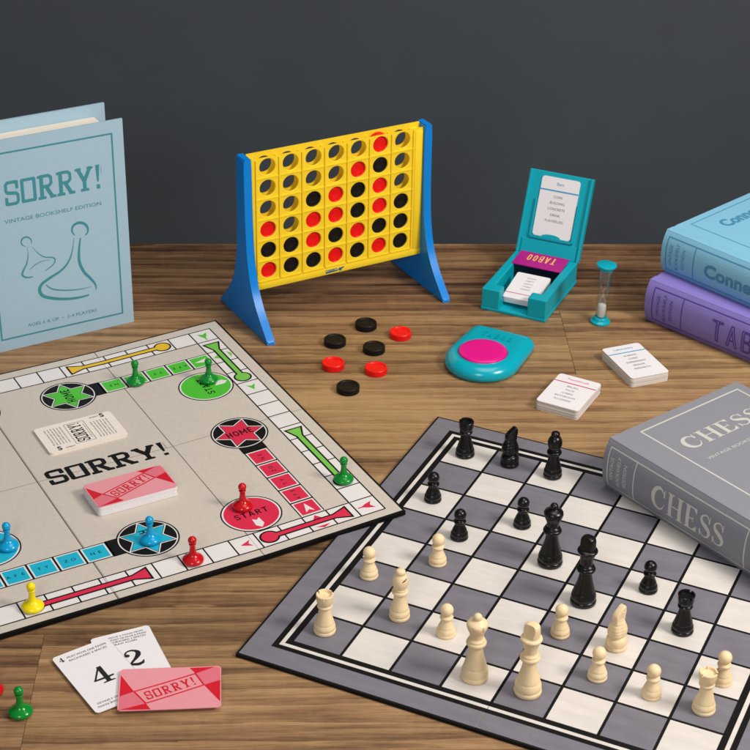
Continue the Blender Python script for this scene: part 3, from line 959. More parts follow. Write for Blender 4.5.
# ------------------------------------------------------------------ plastic pawns
GREEN_P = None


def make_pawn(mt):
    root = empty("plastic_pawn", (0, 0, 0))
    bs, st, kn = MB(), MB(), MB()
    bs.lathe(sp([(5.6, 0), (7.0, .5), (8.0, 1.7), (8.2, 2.9), (7.6, 4.1), (6.2, 5.3), (4.7, 6.4), (3.6, 7.6), (3.0, 8.8)], 5), mt, 48)
    st.lathe(sp([(3.05, 8.6), (2.6, 10.2), (2.3, 12.4), (2.2, 14.6), (2.35, 16.0), (2.35, 16.0), (2.8, 16.4), (2.8, 16.9), (2.3, 17.2)], 4), mt, 32)
    kn.lathe([(3.35 * math.cos(t) * mm, (19.9 + 3.35 * math.sin(t)) * mm) for t in [R(-60 + 150 * k / 16) for k in range(17)]], mt, 36)
    bs.build("base", root, smooth=50); st.build("stem", root, smooth=50); kn.build("knob", root, smooth=50)
    return root


PAWNS = [
    ('pl_green', 'b', 11.37, 13.18, "green plastic pawn standing on a green safety square near the green HOME star"),
    ('pl_green', 'b', 14.10, 11.80, "green plastic pawn standing on the green START circle"),
    ('pl_green', 'b', 15.50, 2.38, "green plastic pawn at the end of the pale green slide on the board's right track"),
    ('pl_red', 'b', 11.38, 2.66, "red plastic pawn standing on the red START circle"),
    ('pl_red', 'b', 8.36, .38, "red plastic pawn on the white track along the board's near edge"),
    ('pl_blue', 'b', 7.50, 2.25, "blue plastic pawn standing on the blue HOME star"),
    ('pl_blue', 'b', 2.82, 4.25, "blue plastic pawn on the blue START circle at the left edge"),
    ('pl_yellow', 'b', 2.40, .40, "yellow plastic pawn on the near track at the end of the red slide"),
    ('pl_green', 't', -.2343, -.4707, "green plastic pawn standing on the bare wood in the bottom left corner"),
    ('pl_red', 't', -.2580, -.4495, "red plastic pawn on the bare wood, cut by the left edge of the picture"),
]
pp = {}
for mt, where, a, b_, lab in PAWNS:
    loc = sorry_pt(a, b_, .0001) if where == 'b' else (a, b_, 0.0)
    if mt not in pp:
        o = make_pawn(mt); pp[mt] = o; o.location = loc
        tag(o, lab, "game pawn", "plastic pawns of the board game")
    else:
        dup(pp[mt], loc, random.uniform(0, 6), lab, "plastic pawns of the board game")


# ------------------------------------------------------------------ cards of the board game
def rrect(w_, h_, r, n=5):
    out = []
    for cx, cy, a0 in ((w_ - r, r, -90), (w_ - r, h_ - r, 0), (r, h_ - r, 90), (r, r, 180)):
        out += [(cx + r * math.cos(R(a0 + 90 * k / n)), cy + r * math.sin(R(a0 + 90 * k / n))) for k in range(n + 1)]
    return out


def card_back_art(A, W_, H_, l=1):
    P = lambda x, y: (x * W_, y * H_)
    A.poly([P(.012, .35), P(.15, .46), P(.012, .86)], 'card_red', l)
    A.poly([P(.012, .02), P(.32, .02), P(.27, .17)], 'card_red', l)
    A.poly([P(.69, .98), P(.94, .98), P(.745, .84)], 'card_red', l)
    A.poly([P(.83, .56), P(.988, .66), P(.988, .14)], 'card_red', l)
    A.poly([P(.012, .35), P(.012, .02), P(.27, .17), P(.15, .46)], 'card_rose', l)
    A.poly([P(.745, .84), P(.94, .98), P(.988, .95), P(.988, .66), P(.83, .56)], 'card_rose', l)
    box = [P(.15, .46), P(.27, .17), P(.83, .56), P(.745, .84)]
    A.strip(box, .0011, 'card_red', l + 2, closed=True)
    dx, dy = box[2][0] - box[1][0], box[2][1] - box[1][1]
    ang = math.degrees(math.atan2(dy, dx)); c_, s_ = math.cos(R(ang)), math.sin(R(ang))
    mx = (box[0][0] + box[1][0] + box[2][0] + box[3][0]) / 4; my = (box[0][1] + box[1][1] + box[2][1] + box[3][1]) / 4
    cap = .0086
    A.glyphs('slab', "SORRY!", mx + s_ * cap / 2, my - c_ * cap / 2, cap, 'card_red', l + 3, width=.036, rot=ang, gap=.16, align='c', rows=24)


def text_block(A, lines, x, y, cap, lead, mt, rot, wds, layer=2):
    c_, s_ = math.cos(R(rot)), math.sin(R(rot))
    for i, t in enumerate(lines):
        A.text(t, x + s_ * i * lead, y - c_ * i * lead, cap, mt, layer, align='c', rot=rot, width=wds[i] if wds else None)


# deck of red backed cards on the board
def slab_stack(mb, W_, H_, z0, n, th, mt_edge, r=.003, jit=.00025):
    for k in range(n):
        dx, dy = random.uniform(-jit, jit), random.uniform(-jit, jit)
        mb.prism([(x + dx, y + dy) for x, y in rrect(W_, H_, r)], z0 + k * th, z0 + (k + 1) * th - .00008, mt_edge)


root = empty("card_deck", sorry_pt(6.42, 4.58), STH, "thick deck of red and pink SORRY! cards face down on the beige board", "card deck")
mb = MB(); slab_stack(mb, .0675, .0360, 0, 17, .0005, 'card_white'); mb.build("card_stack", root)
mb = MB(); mb.prism(rrect(.0675, .0360, .003), .0085, .0089, 'card_pink')
A = Art(); card_back_art(A, .0675, .0360); A.emit(mb, lambda a, b_, h: Vector((a, b_, .0089 + h))); mb.build("top_card", root)

# discard pile, rules card face up
root = empty("rules_card", sorry_pt(6.27, 9.42), STH, "cream instruction cards with black SORRY! text, face up on the beige board", "card")
mb = MB(); slab_stack(mb, .0690, .0430, 0, 4, .0005, 'card_cream', jit=.0004); mb.build("card_stack", root)
mb = MB(); mb.prism(rrect(.0690, .0430, .003), .0020, .0024, 'card_cream')
A = Art()
lorem = ["Take one pawn from your START", "place it on any space that is", "occupied by any opponent and", "return that opponent's pawn", "to its START or forfeit your", "move. A move may not be made"]
for i, t in enumerate(lorem):
    A.text(t, .0080 + i * .0027, .0235, .00125, 'ink', 2, align='c', rot=90, width=.027)
    A.text(t, .0480 + i * .0027, .0195, .00125, 'ink', 2, align='c', rot=90, width=.027)
A.strip([(.0250, .005), (.0425, .005), (.0425, .0380), (.0250, .0380)], .0003, 'ink', 2, closed=True)
A.glyphs('slab', "SORRY!", .0382, .0065, .0108, 'ink', 3, width=.0300, rot=90, gap=.08, rows=24)
A.text("slide pursuit game", .0410, .0212, .0009, 'ink', 2, align='c', rot=90, width=.024)
A.text("S", .0080, .0016, .0058, 'ink', 2, bold=.03); A.text("SORRY!", .0150, .0022, .0017, 'ink', 2)
A.text("S", .0580, .0362, .0058, 'ink', 2, bold=.03); A.text("SORRY!", .0490, .0384, .0017, 'ink', 2)
A.emit(mb, lambda a, b_, h: Vector((a, b_, .0024 + h))); mb.build("top_card", root)


def loose_card(name, tl, yaw, label, z, paint, base='card_white', W_=.0435, H_=.0700, curl=.0006):
    """top-left corner at tl; local x right, y down = negative."""
    mb = MB()
    poly = [(x, y - H_) for x, y in rrect(W_, H_, .0028)]

    def zz(x, y): return z + curl * ((x / W_ - .5) ** 2 * 2 + ((-y) / H_ - .5) ** 2 * 2)
    A = Art(); A.poly(poly, base, -1.2)
    paint(A, W_, H_)
    cx = [W_ * k / 6 for k in range(1, 6)]; cy = [-H_ * k / 8 for k in range(1, 8)]
    A.emit(mb, lambda a, b_, h: Vector((a, b_, zz(a, b_) + h)), cutx=cx, cuty=cy)
    # paper thickness: lower sheet and rim
    n = len(poly)
    v = [(p[0], p[1], zz(*p)) for p in poly] + [(p[0], p[1], zz(*p) - .00032) for p in poly]
    mb.add(v, [(i, (i + 1) % n, n + (i + 1) % n, n + i) for i in range(n)], base)
    B_ = Art(); B_.poly(poly, base, 0); B_.emit(mb, lambda a, b_, h: Vector((a, b_, zz(a, b_) - .00032)), cutx=cx, cuty=cy)
    o = mb.build(name, loc=(tl[0], tl[1], 0), rz=yaw)
    return tag(o, label, "card")


def face4(A, W_, H_):
    A.glyphs('num', "4", .0030, -.0082, .0050, 'ink', 2)
    A.text("MUST MOVE ONE PAWN", .0095, -.0062, .0019, 'ink', 2, width=.0300)
    A.text("BACKWARD 4 SPACES", .0095, -.0098, .0019, 'ink', 2, width=.0290)
    A.glyphs('num', "4", W_ / 2, -.0440, .0185, 'ink', 2, align='c', width=.0165)
    A.text("MUST MOVE ONE PAWN", W_ - .0095, -H_ + .0062, .0019, 'ink', 2, width=.0300, rot=180)
    A.text("BACKWARD 4 SPACES", W_ - .0095, -H_ + .0098, .0019, 'ink', 2, width=.0290, rot=180)
    A.glyphs('num', "4", W_ - .0030, -H_ + .0082, .0050, 'ink', 2, rot=180)


def face2(A, W_, H_):
    A.text("MOVE A PAWN FROM", .0128, -.0050, .0016, 'ink', 2, width=.0250)
    for i, t in enumerate(["START OR MOVE A PAWN", "FORWARD 2 SPACES", "DRAW AGAIN"]):
        A.text(t, .0128, -.0080 - i * .0028, .0018, 'ink', 2, width=(.0265, .0255, .0180)[i])
    A.glyphs('num', "2", W_ / 2 + .0015, -.0405, .0180, 'ink', 2, align='c', width=.0150)
    A.text("MOVE A PAWN FROM", W_ - .0090, -H_ + .0075, .0019, 'ink', 2, width=.0290, rot=180)


loose_card("number_card", (-.1998, -.3905), R(-24.5) + R(0) + R(49) * 0 + R(0), "white card printed with a large black 2, lying mostly under the card with a 4", .0006, face2)
bpy.data.objects["number_card"].rotation_euler.z = R(24.5)
o = loose_card("number_card", (-.2232, -.4141), R(35), "white card printed with a large black 4, lying on the wooden table", .0017, face4)


def back_paint(A, W_, H_):
    A.T = lambda x, y: (x, y - H_)
    card_back_art(A, W_, H_, 1)
    A.T = None


loose_card("face_down_card", (-.1732, -.4265), R(5.0), "single red and pink SORRY! card lying face down across the two number cards", .0030, back_paint,
           base='card_pink', W_=.0700, H_=.0440, curl=.0008)


# ------------------------------------------------------------------ game books
def book(name, Lh, Wd, Th, cloth, label, fold_art, spine_art, bulge=.006):
    """local frame: x along the spine (0 = head), y across (0 = spine), z up (0 = table)."""
    root = empty(name, (0, 0, 0)); tag(root, label, "book box")
    bt = .0028
    g0, g1, gd = .0100, .0165, .00035

    def extr(mb, prof, x0, x1, mt):
        n = len(prof); v = [(x0, a, b_) for a, b_ in prof] + [(x1, a, b_) for a, b_ in prof]
        mb.add(v, [(i, (i + 1) % n, n + (i + 1) % n, n + i) for i in range(n)] + [tuple(range(n))[::-1], tuple(range(n, 2 * n))], mt)
    e = .0006

    def board(top):
        o = [(0.0015, Th - .0001), (.0020, Th), (g0, Th), (g0 + .0022, Th - gd), ((g0 + g1) / 2, Th - gd * 1.25), (g1 - .0022, Th - gd), (g1, Th), (Wd - e, Th), (Wd - e * .3, Th - e * .3), (Wd, Th - e), (Wd, Th - bt + .0003), (Wd - .0003, Th - bt), (.0015, Th - bt)]
        if not top: o = [(a, Th - b_) for a, b_ in o]
        return o
    mb = MB(); extr(mb, board(True), 0, Lh, cloth)
    A = fold_art()
    if A:
        def cmap(a, b_, h):   # a = across, b = -x
            return Vector((-b_, a, Th + h))
        A.emit(mb, cmap)
    mb.build("front_cover", root, smooth=40)
    mb = MB(); extr(mb, board(False), 0, Lh, cloth); mb.build("back_cover", root, smooth=40)

    def arcpt(t, off=0.0):   # t 0..1 bottom to top; superelliptic rounded spine
        z = Th * t; q = abs(2 * t - 1)
        y = .0018 - bulge * (1 - q ** 2.6)
        dz = .01; 
        q2a, q2b = abs(2 * min(1, t + dz) - 1), abs(2 * max(0, t - dz) - 1)
        ya, yb = .0018 - bulge * (1 - q2a ** 2.6), .0018 - bulge * (1 - q2b ** 2.6)
        ty, tz = ya - yb, Th * (min(1, t + dz) - max(0, t - dz)); l = math.hypot(ty, tz)
        return y - off * tz / l, z + off * ty / l
    N = 22
    outer = [arcpt(k / N) for k in range(N + 1)]
    inner = [arcpt(k / N, -.002) for k in range(N + 1)]
    inner[0] = (.0045, .0002); inner[-1] = (.0045, Th - .0002)
    mb = MB(); extr(mb, outer + inner[::-1], .0004, Lh - .0004, cloth)
    A = spine_art()
    if A:
        def smap(a, b_, h):
            y, z = arcpt(min(1, max(0, b_ / Th)), h); return Vector((a, y, z))
        A.emit(mb, smap, cuty=[Th * k / 16 for k in range(1, 16)])
    mb.build("spine", root, smooth=50)
    mb = MB(); mb.box(.0105, Lh - .0105, .0046, Wd - .0105, bt + .0002, Th - bt - .0002, 'pages', bev=.0022)
    mb.build("page_block", root)
    return root


def cover_frame(A, Wd, Lh, mt, t=.0012, y0=.0245, y1=.0105, x0=.0110):
    A.frame(y0, -(Lh - x0), Wd - y1, -x0, t, mt, 1)


def spine_frame(A, Lh, Th, mt, t=.0011, x0=.0055, div=(.0345, .150), m_=.0045):
    A.frame(x0, m_, Lh - x0, Th - m_, t, mt, 1)
    for d in div: A.rect(d, m_ + t, d + t, Th - m_ - t, mt, 1)


def spine_small(A, Th, mt, x0=.0115):
    for i, t in enumerate(("VINTAGE", "BOOKSHELF", "EDITION")):
        A.text(t, x0 + .0022 + i * .0074, Th / 2, .0034, mt, 2, align='c', rot=90, width=(.0215, .0270, .0205)[i], bold=.004)


LB, WB = .205, .153


def sorry_cover():
    A = Art(); mt = 'print_sorry'
    cover_frame(A, WB, LB, mt, t=.0016, y0=.0228, y1=.0105, x0=.0112)
    B = lambda z: z - LB
    A.glyphs('slab', "SORRY!", .0388, B(.1428), .0232, mt, 2, width=.0900, gap=.03, rows=40)
    A.text("VINTAGE BOOKSHELF EDITION", .0365, B(.1262), .0036, mt, 2, width=.0912, bold=.002)
    A.text("TRADEMARK", .1292, B(.1640), .0008, mt, 2, rot=-90, width=.007)
    A.text("AGES 6 & UP  •  2-4 PLAYERS", .0490, B(.0198), .0031, mt, 2, width=.0675)
    hR = [(0.1103, 0.0995), (0.1125, 0.1015), (0.1134, 0.1045), (0.1128, 0.1077), (0.1109, 0.1105), (0.108, 0.1125), (0.1046, 0.1132), (0.1015, 0.1125), (0.0992, 0.1106), (0.0982, 0.1077), (0.0987, 0.1045), (0.1005, 0.1016)]
    nL = [(0.0995, 0.0993), (0.0972, 0.0877), (0.0931, 0.0775), (0.0858, 0.07), (0.0739, 0.0645), (0.0659, 0.0602), (0.0631, 0.0547), (0.0658, 0.0479), (0.076, 0.0429), (0.0894, 0.0393), (0.101, 0.0382), (0.1099, 0.0386)]
    nR = [(0.1056, 0.098), (0.1035, 0.0863), (0.103, 0.0743), (0.1067, 0.0632), (0.113, 0.0545), (0.117, 0.0474), (0.1171, 0.0422)]
    inn = [(0.0695, 0.0584), (0.0749, 0.053), (0.0862, 0.0489), (0.1016, 0.0464), (0.1134, 0.0468)]
    hL = [(0.0592, 0.1024), (0.0596, 0.1048), (0.0586, 0.1073), (0.0565, 0.1091), (0.054, 0.1097), (0.0517, 0.109), (0.0502, 0.1071), (0.0501, 0.1045), (0.0513, 0.1021), (0.0536, 0.1005)]
    a = [(0.0549, 0.1), (0.0553, 0.0929), (0.0536, 0.0843), (0.0499, 0.0781), (0.0483, 0.0734), (0.0514, 0.0701), (0.058, 0.0692)]
    b2 = [(0.0596, 0.0996), (0.0637, 0.0927), (0.0699, 0.0867), (0.0777, 0.0843), (0.08, 0.0814), (0.0777, 0.0769), (0.0697, 0.0726)]
    c = [(0.0554, 0.0768), (0.0609, 0.0806), (0.0686, 0.0829), (0.0762, 0.0823)]
    for i, (pl, wm, pk) in enumerate(((hR, .0026, .5), (nL, .0031, .6), (nR, .0028, .45), (inn, .0014, .4), (hL, .0015, .5), (a, .0017, .65), (b2, .0012, .6), (c, .0008, .4))):
        q = spline([(x, B(z)) for x, z in pl], 4); n = len(q)
        wd = [wm * max(.16, 1 - (abs(k / (n - 1) - pk) / .62) ** 1.8) for k in range(n)]
        A.strip(q, wd, mt, 2 + i * .1)
    return A


def sorry_spine():
    A = Art(); spine_frame(A, LB, .046, 'print_sorry'); spine_small(A, .046, 'print_sorry')
    A.glyphs('slab', "SORRY!", .05, .014, .018, 'print_sorry', 2, width=.085); return A


sb = book("game_book", LB, WB, .0465, 'cloth_sorry', "pale blue SORRY! book box standing upright, two pawns drawn on its cover", sorry_cover, sorry_spine)
yw = R(29.66); e_ = Vector((math.cos(yw), math.sin(yw), 0)); zl = Vector((math.sin(yw), -math.cos(yw), 0))
org = Vector((-.22992, .09402, 0)) - e_ * WB - zl * .0465 + Vector((0, 0, LB + .0002))
mw = Matrix.Identity(4)
for i in range(3):
    mw[i][0] = (0, 0, -1)[i]; mw[i][1] = e_[i]; mw[i][2] = zl[i]
mw.translation = org
sb.matrix_world = mw


def chess_cover():
    A = Art(); mt = 'print_chess'; cover_frame(A, WB, LB, mt, t=.0016, y0=.0268, y1=.0095, x0=.0085)
    A.glyphs('serif', "CHESS", .0405, -.0530, .0170, mt, 2, width=.0900, gap=.05)
    A.text("VINTAGE BOOKSHELF EDITION", .0405, -.0712, .0032, mt, 2, width=.0900, bold=.004); return A


def chess_spine():
    A = Art(); mt = 'print_chess'; spine_frame(A, LB, .046, mt, x0=.0050, div=(.0340, .150), m_=.0048)
    spine_small(A, .046, mt, .0095); A.glyphs('serif', "CHESS", .0550, .0125, .0205, mt, 2, width=.0760, gap=.05)
    A.ring(.1760, .023, .008, .0092, mt, 2); return A


cb = book("game_book", LB, WB, .046, 'cloth_chess', "grey CHESS book box lying flat, its spine overlapping the corner of the chess board", chess_cover, chess_spine)
cb.location = (.1882, -.1815, CHZ + .0003); cb.rotation_euler.z = R(-51.3)


def con_cover():
    A = Art(); mt = 'print_connect'; cover_frame(A, WB, LB, mt, t=.0011, y0=.0275, y1=.0105, x0=.0075)
    A.text("Connect", .0500, -.0350, .0135, mt, 2, width=.0640, bold=.035); A.text("4", .0850, -.0580, .0180, mt, 2, align='c', bold=.05); return A


def con_spine():
    A = Art(); mt = 'print_connect'; spine_frame(A, LB, .043, mt, x0=.0055, div=(.0380, .160), m_=.0042)
    spine_small(A, .043, mt, .0110); A.text("Connect 4", .0515, .0150, .0125, mt, 2, width=.0850, bold=.035); return A


bb = book("game_book", LB, WB, .043, 'cloth_connect', "light blue Connect 4 book box lying on top of the purple book", con_cover, con_spine)
bb.location = (.2733, .1372, .0434); bb.rotation_euler.z = R(-46.6)


def tab_spine():
    A = Art(); mt = 'print_taboo'; spine_frame(A, LB, .043, mt, x0=.0085, div=(.0420, .165), m_=.0042)
    spine_small(A, .043, mt, .0150)
    A.glyphs('thin', "TABOO", .0770, .0095, .0220, mt, 2, width=.0770, gap=.06)
    x = .0770; k = .0770 / (.60 + .62 + .60 + .58 + .58 + 4 * .06)
    for ch, wd in zip("TABOO", (.60, .62, .60, .58, .58)):
        if ch == 'T': A.rect(x + .245 * k, .0115, x + .275 * k, .0305, 'cloth_taboo', 4)
        if ch == 'B': A.rect(x + .09 * k, .0110, x + .12 * k, .0310, 'cloth_taboo', 4)
        if ch == 'A':
            A.strip([(x + .09 * k, .0110), (x + .27 * k, .030)], .035 * k, 'cloth_taboo', 4); A.strip([(x + .47 * k, .0110), (x + .29 * k, .030)], .035 * k, 'cloth_taboo', 4)
        if ch == 'O':
            A.strip([(x + .10 * k, .0145), (x + .10 * k, .0275)], .035 * k, 'cloth_taboo', 4); A.strip([(x + .40 * k, .0145), (x + .40 * k, .0275)], .035 * k, 'cloth_taboo', 4)
        x += (wd + .06) * k
    return A


tb = book("game_book", LB, WB, .043, 'cloth_taboo', "purple TABOO book box lying flat on the table under the light blue book", lambda: None, tab_spine)
tb.location = (.2590, .1175, .0002); tb.rotation_euler.z = R(-43.6)


# ------------------------------------------------------------------ four-in-a-row rack
RK = dict(x=-.0421, y=.1438, yaw=.5133, z=.052, du=.0237, dv=.0210)
rack = empty("disc_rack", (RK['x'], RK['y'], 0), RK['yaw'], "upright yellow disc rack with blue side legs and seven columns of round holes", "game rack")


def rack_panel(w0, w1, front):
    mb = MB(); n = 32; rh = .0080; bev = .0005
    U0, U1 = -.0886, .0936; Z0, Z1 = .0335, (.1662 if front else .1690)
    du, dv = RK['du'], RK['dv']
    wf = w0 if front else w1          # outer face
    sgn = -1 if front else 1
    for i in range(7):
        for j in range(6):
            cx, cz = (i - 3) * du, RK['z'] + j * dv
            zt = min(cz + dv / 2, Z1); sq = []
            for k in range(n):
                a = 2 * PI * k / n + PI / 4; c_, s_ = math.cos(a), math.sin(a); q = max(abs(c_), abs(s_))
                sq.append((cx + c_ / q * du / 2, min(zt, cz + s_ / q * dv / 2)))
            ci = [(cx + rh * math.cos(2 * PI * k / n + PI / 4), cz + rh * math.sin(2 * PI * k / n + PI / 4)) for k in range(n)]
            co = [(cx + (rh + bev) * math.cos(2 * PI * k / n + PI / 4), cz + (rh + bev) * math.sin(2 * PI * k / n + PI / 4)) for k in range(n)]
            v = [(a, w0, b_) for a, b_ in sq] + [(a, w1, b_) for a, b_ in sq]
            v += [(a, w0, b_) for a, b_ in (co if front else ci)] + [(a, w0 + (bev if front else .0), b_) for a, b_ in ci]
            v += [(a, w1 - (0 if front else bev), b_) for a, b_ in ci] + [(a, w1, b_) for a, b_ in (ci if front else co)]
            f = []
            for k in range(n):
                k2 = (k + 1) % n
                f.append((k, k2, 2 * n + k2, 2 * n + k)); f.append((n + k, 5 * n + k, 5 * n + k2, n + k2))
                if front: f.append((2 * n + k, 2 * n + k2, 3 * n + k2, 3 * n + k)); f.append((3 * n + k, 3 * n + k2, 5 * n + k2, 5 * n + k))
                else: f.append((2 * n + k, 2 * n + k2, 4 * n + k2, 4 * n + k)); f.append((4 * n + k, 4 * n + k2, 5 * n + k2, 5 * n + k))
            mb.add(v, f, 'rack_yellow')
    gx0, gx1 = -3.5 * du, 3.5 * du; gz0, gz1 = RK['z'] - dv / 2, RK['z'] + 5.5 * dv
    mb.box(U0, gx0, w0, w1, Z0, Z1, 'rack_yellow'); mb.box(gx1, U1, w0, w1, Z0, Z1, 'rack_yellow')
    mb.box(gx0, gx1, w0, w1, Z0, gz0, 'rack_yellow')
    if gz1 < Z1: mb.box(gx0, gx1, w0, w1, gz1, Z1, 'rack_yellow')
    # raised column ribs and short shelf ridges
    for i in range(8):
        x = gx0 + i * du
        mb.box(x - .0006, x + .0006, min(wf, wf + sgn * .0012), max(wf, wf + sgn * .0012), gz0 + .0008, Z1 - .001, 'rack_yellow')
        if i < 7:
            for j in range(6):
                z = gz0 + j * dv
                mb.box(x + .0008, x + du - .0008, min(wf, wf + sgn * .0009), max(wf, wf + sgn * .0009), z - .0005, z + .0006, 'rack_yellow')
    return mb


mb = rack_panel(-.0048, -.0032, True)
# thicker foot rail, top lip and side stiles
mb.box(.0850, .0934, -.0054, -.0048, .0400, .1636, 'rack_yellow', bev=.0003)
mb.box(-.0886, .0936, -.0056, -.0048, .0335, .0395, 'rack_yellow', bev=.0004)
o = mb.build("front_panel", rack, smooth=30)
A = Art()
A.strip([(-.0112, .0356), (.0015, .0362)], .0016, 'logo_teal', 2)
A.text("CONNECT", -.0115, .0362, .0026, 'logo_teal', 3, width=.0130, bold=.03)
A.text("4", .0020, .0352, .0036, 'logo_teal', 3, bold=.04); A.poly([(.0018, .0374), (.0080, .0374), (.0092, .0388), (.0055, .0388), (.0062, .0350), (.0040, .0350), (.0036, .0362), (.0018, .0360)], 'logo_teal', 2.4)
mb = MB(); A.emit(mb, lambda a, b_, h: Vector((a, -.0056 - h, b_))); mb.build("logo", o)
rack_panel(.0032, .0048, False).build("back_panel", rack, smooth=30)
mb = MB()
for i in range(8):
    x = (i - 3.5) * RK['du']
    mb.box(x - .0008, x + .0008, -.0032, .0032, .0400, .1645, 'rack_yellow')
mb.box(-.0886, -3.5 * RK['du'] - .0008, -.0032, .0032, .0340, .1638, 'rack_yellow')
mb.box(3.5 * RK['du'] + .0008, .0936, -.0032, .0032, .0340, .1638, 'rack_yellow')
mb.build("column_dividers", rack)
mb = MB(); mb.box(-.0826, .0826, -.0029, .0029, .0345, .0399, 'rack_yellow', bev=.0003); mb.build("release_bar", rack)


def rack_leg(sx):
    mb = MB()
    hw = [(0, .0525), (.0025, .0522), (.006, .0490), (.012, .0430), (.020, .0352), (.030, .0272), (.042, .0200), (.056, .0150), (.075, .0112), (.100, .0092), (.130, .0084), (.1690, .0080)]
    hw = [(a, b_) for a, b_ in spline(hw, 3)]
    t0, t1 = (.0936, .1015) if sx > 0 else (-.0965, -.0886)
    inner = t0 if sx > 0 else t1; outer = t1 if sx > 0 else t0
    poly = [(-h, z) for z, h in hw] + [(h, z) for z, h in hw[::-1]]
    bm = bmesh.new()
    a = [bm.verts.new((t0, p[0], p[1])) for p in poly]; b_ = [bm.verts.new((t1, p[0], p[1])) for p in poly]
    n = len(poly); bm.faces.new(a); bm.faces.new(b_[::-1])
    for i in range(n): bm.faces.new((a[i], b_[i], b_[(i + 1) % n], a[(i + 1) % n]))
    bmesh.ops.bevel(bm, geom=[e for e in bm.edges if abs(e.verts[0].co.x - e.verts[1].co.x) < 1e-8], offset=.0009, segments=2, affect='EDGES')
    bmesh.ops.recalc_face_normals(bm, faces=bm.faces)
    mb.addbm(bm, 'rack_blue'); bm.free()
    return mb.build("leg", rack, smooth=35)


rack_leg(-1); rack_leg(1)


def disc_mesh(name, mt):
    mb = MB(); r, h = .0103, .0058
    pr = [(.0002, 0.0006), (.0072, .0006), (.0076, .0001), (r - .0004, 0), (r, .0005), (r, h - .0005), (r - .0004, h), (.0084, h), (.0079, h - .0007), (.0076, h - .0009), (.0046, h - .0009), (.0044, h - .0008), (.0042, h - .0009), (.0002, h - .0009)]
    mb.lathe(pr, mt, 48)
    return mb.build(name, smooth=30)


rows_txt = ["top", "second", "third", "fourth", "fifth", "bottom"]
cols_txt = ["first", "second", "third", "fourth", "fifth", "sixth", "seventh"]
GRID = [".....R.", "....RK.", "..KRKR.", "R.RRKRK", "KKRKRKK", "RKKRKRK"]
dproto = {}
for j, row in enumerate(GRID):
    for i, ch in enumerate(row):
        if ch == '.': continue
        nm = "red" if ch == 'R' else "black"
        lab = "%s disc in the rack, %s row, %s column from the left" % (nm, rows_txt[j], cols_txt[i])
        if ch not in dproto:
            o = disc_mesh("game_disc", 'disc_red' if ch == 'R' else 'disc_black'); dproto[ch] = o
        else:
            o = dproto[ch].copy(); C.objects.link(o)
        cu_, cz = (i - 3) * RK['du'], RK['z'] + (5 - j) * RK['dv']
        mtx = Matrix.Translation((RK['x'], RK['y'], 0)) @ Matrix.Rotation(RK['yaw'], 4, 'Z') @ Matrix.Translation((cu_, .0029, cz)) @ Matrix.Rotation(R(90), 4, 'X')
        o.matrix_world = mtx
        tag(o, lab, "game disc", "%s discs held in the yellow rack" % nm)
LOOSE = [('K', -.0379, .0568, "black disc on the table, furthest left of the four black ones"),
         ('K', -.0095, .0907, "black disc on the table, furthest back and nearest the yellow rack"),
         ('K', -.0014, .0446, "black disc on the table in the middle of the loose group"),
         ('K', -.0238, -.0294, "black disc on the table, nearest to the viewer of the loose group"),
         ('R', .0232, .0740, "red disc on the table nearest to the teal buzzer"),
         ('R', -.0382, .0129, "red disc on the table at the lower left of the loose group"),
         ('R', .0008, .0051, "red disc on the table just right of the nearest black disc")]
for ch, x, y, lab in LOOSE:
    o = dproto[ch].copy(); C.objects.link(o)
    o.matrix_world = Matrix.Translation((x, y, .0001)) @ Matrix.Rotation(random.uniform(0, 6), 4, 'Z')
    tag(o, lab, "game disc", "loose discs lying on the table")

# ------------------------------------------------------------------ teal card case
CA = (.1012, .1333); CYAW = R(-23.7)
case = empty("card_case", (CA[0], CA[1], 0), CYAW, "open teal plastic card case with its lid leaning back", "card case")
Wc, Dc, Hc = .0663, .0946, .0228
mb = MB()
mb.box(0, Wc, 0, Dc, 0, .0035, 'teal_satin', bev=.0009)
mb.box(.0005, .0090, .0125, Dc - .0005, .0030, Hc, 'teal_satin', bev=.0009)
mb.box(Wc - .0090, Wc - .0005, .0125, Dc - .0005, .0030, Hc, 'teal_satin', bev=.0009)
mb.box(.0003, .0185, .0003, .0135, .0030, Hc + .0001, 'teal_satin', bev=.0009)
mb.box(Wc - .0190, Wc - .0003, .0003, .0135, .0030, Hc + .0001, 'teal_satin', bev=.0009)
mb.box(.0088, Wc - .0088, Dc - .0100, Dc - .0006, .0030, Hc - .0003, 'teal_satin', bev=.0009)
mb.build("tray", case)
TL_ = Matrix.Translation((0, Dc - .0012, Hc - .0010)) @ Matrix.Rotation(R(112), 4, 'X')
# lid frame: x across, y along the lid away from hinge, +z = inner face after rotation below
TL_ = Matrix.Translation((0, Dc - .0008, Hc - .0006)) @ Matrix.Rotation(R(68), 4, 'X')
LL = .0840
mb = MB()
mb.box(0, Wc, 0, LL, -.0075, -.0028, 'teal_satin', TL_, bev=.0008)
mb.box(0, .0030, 0, LL, -.0048, -.0002, 'teal_satin', TL_, bev=.0007)
mb.box(Wc - .0030, Wc, 0, LL, -.0048, -.0002, 'teal_satin', TL_, bev=.0007)
mb.box(.0040, Wc - .0040, 0, .0150, -.0048, -.0016, 'teal_satin', TL_, bev=.0006)
mb.build("lid", case)
mb = MB()   # card holder pocket on the lid: side rails and lower lip with a curved notch
mb.box(.0105, .0125, .0165, .0560, -.0030, -.0006, 'teal_satin', TL_, bev=.0004)
mb.box(.0545, .0565, .0165, .0560, -.0030, -.0006, 'teal_satin', TL_, bev=.0004)
mb.box(.0105, .0565, .0165, .0185, -.0030, -.0006, 'teal_satin', TL_, bev=.0004)
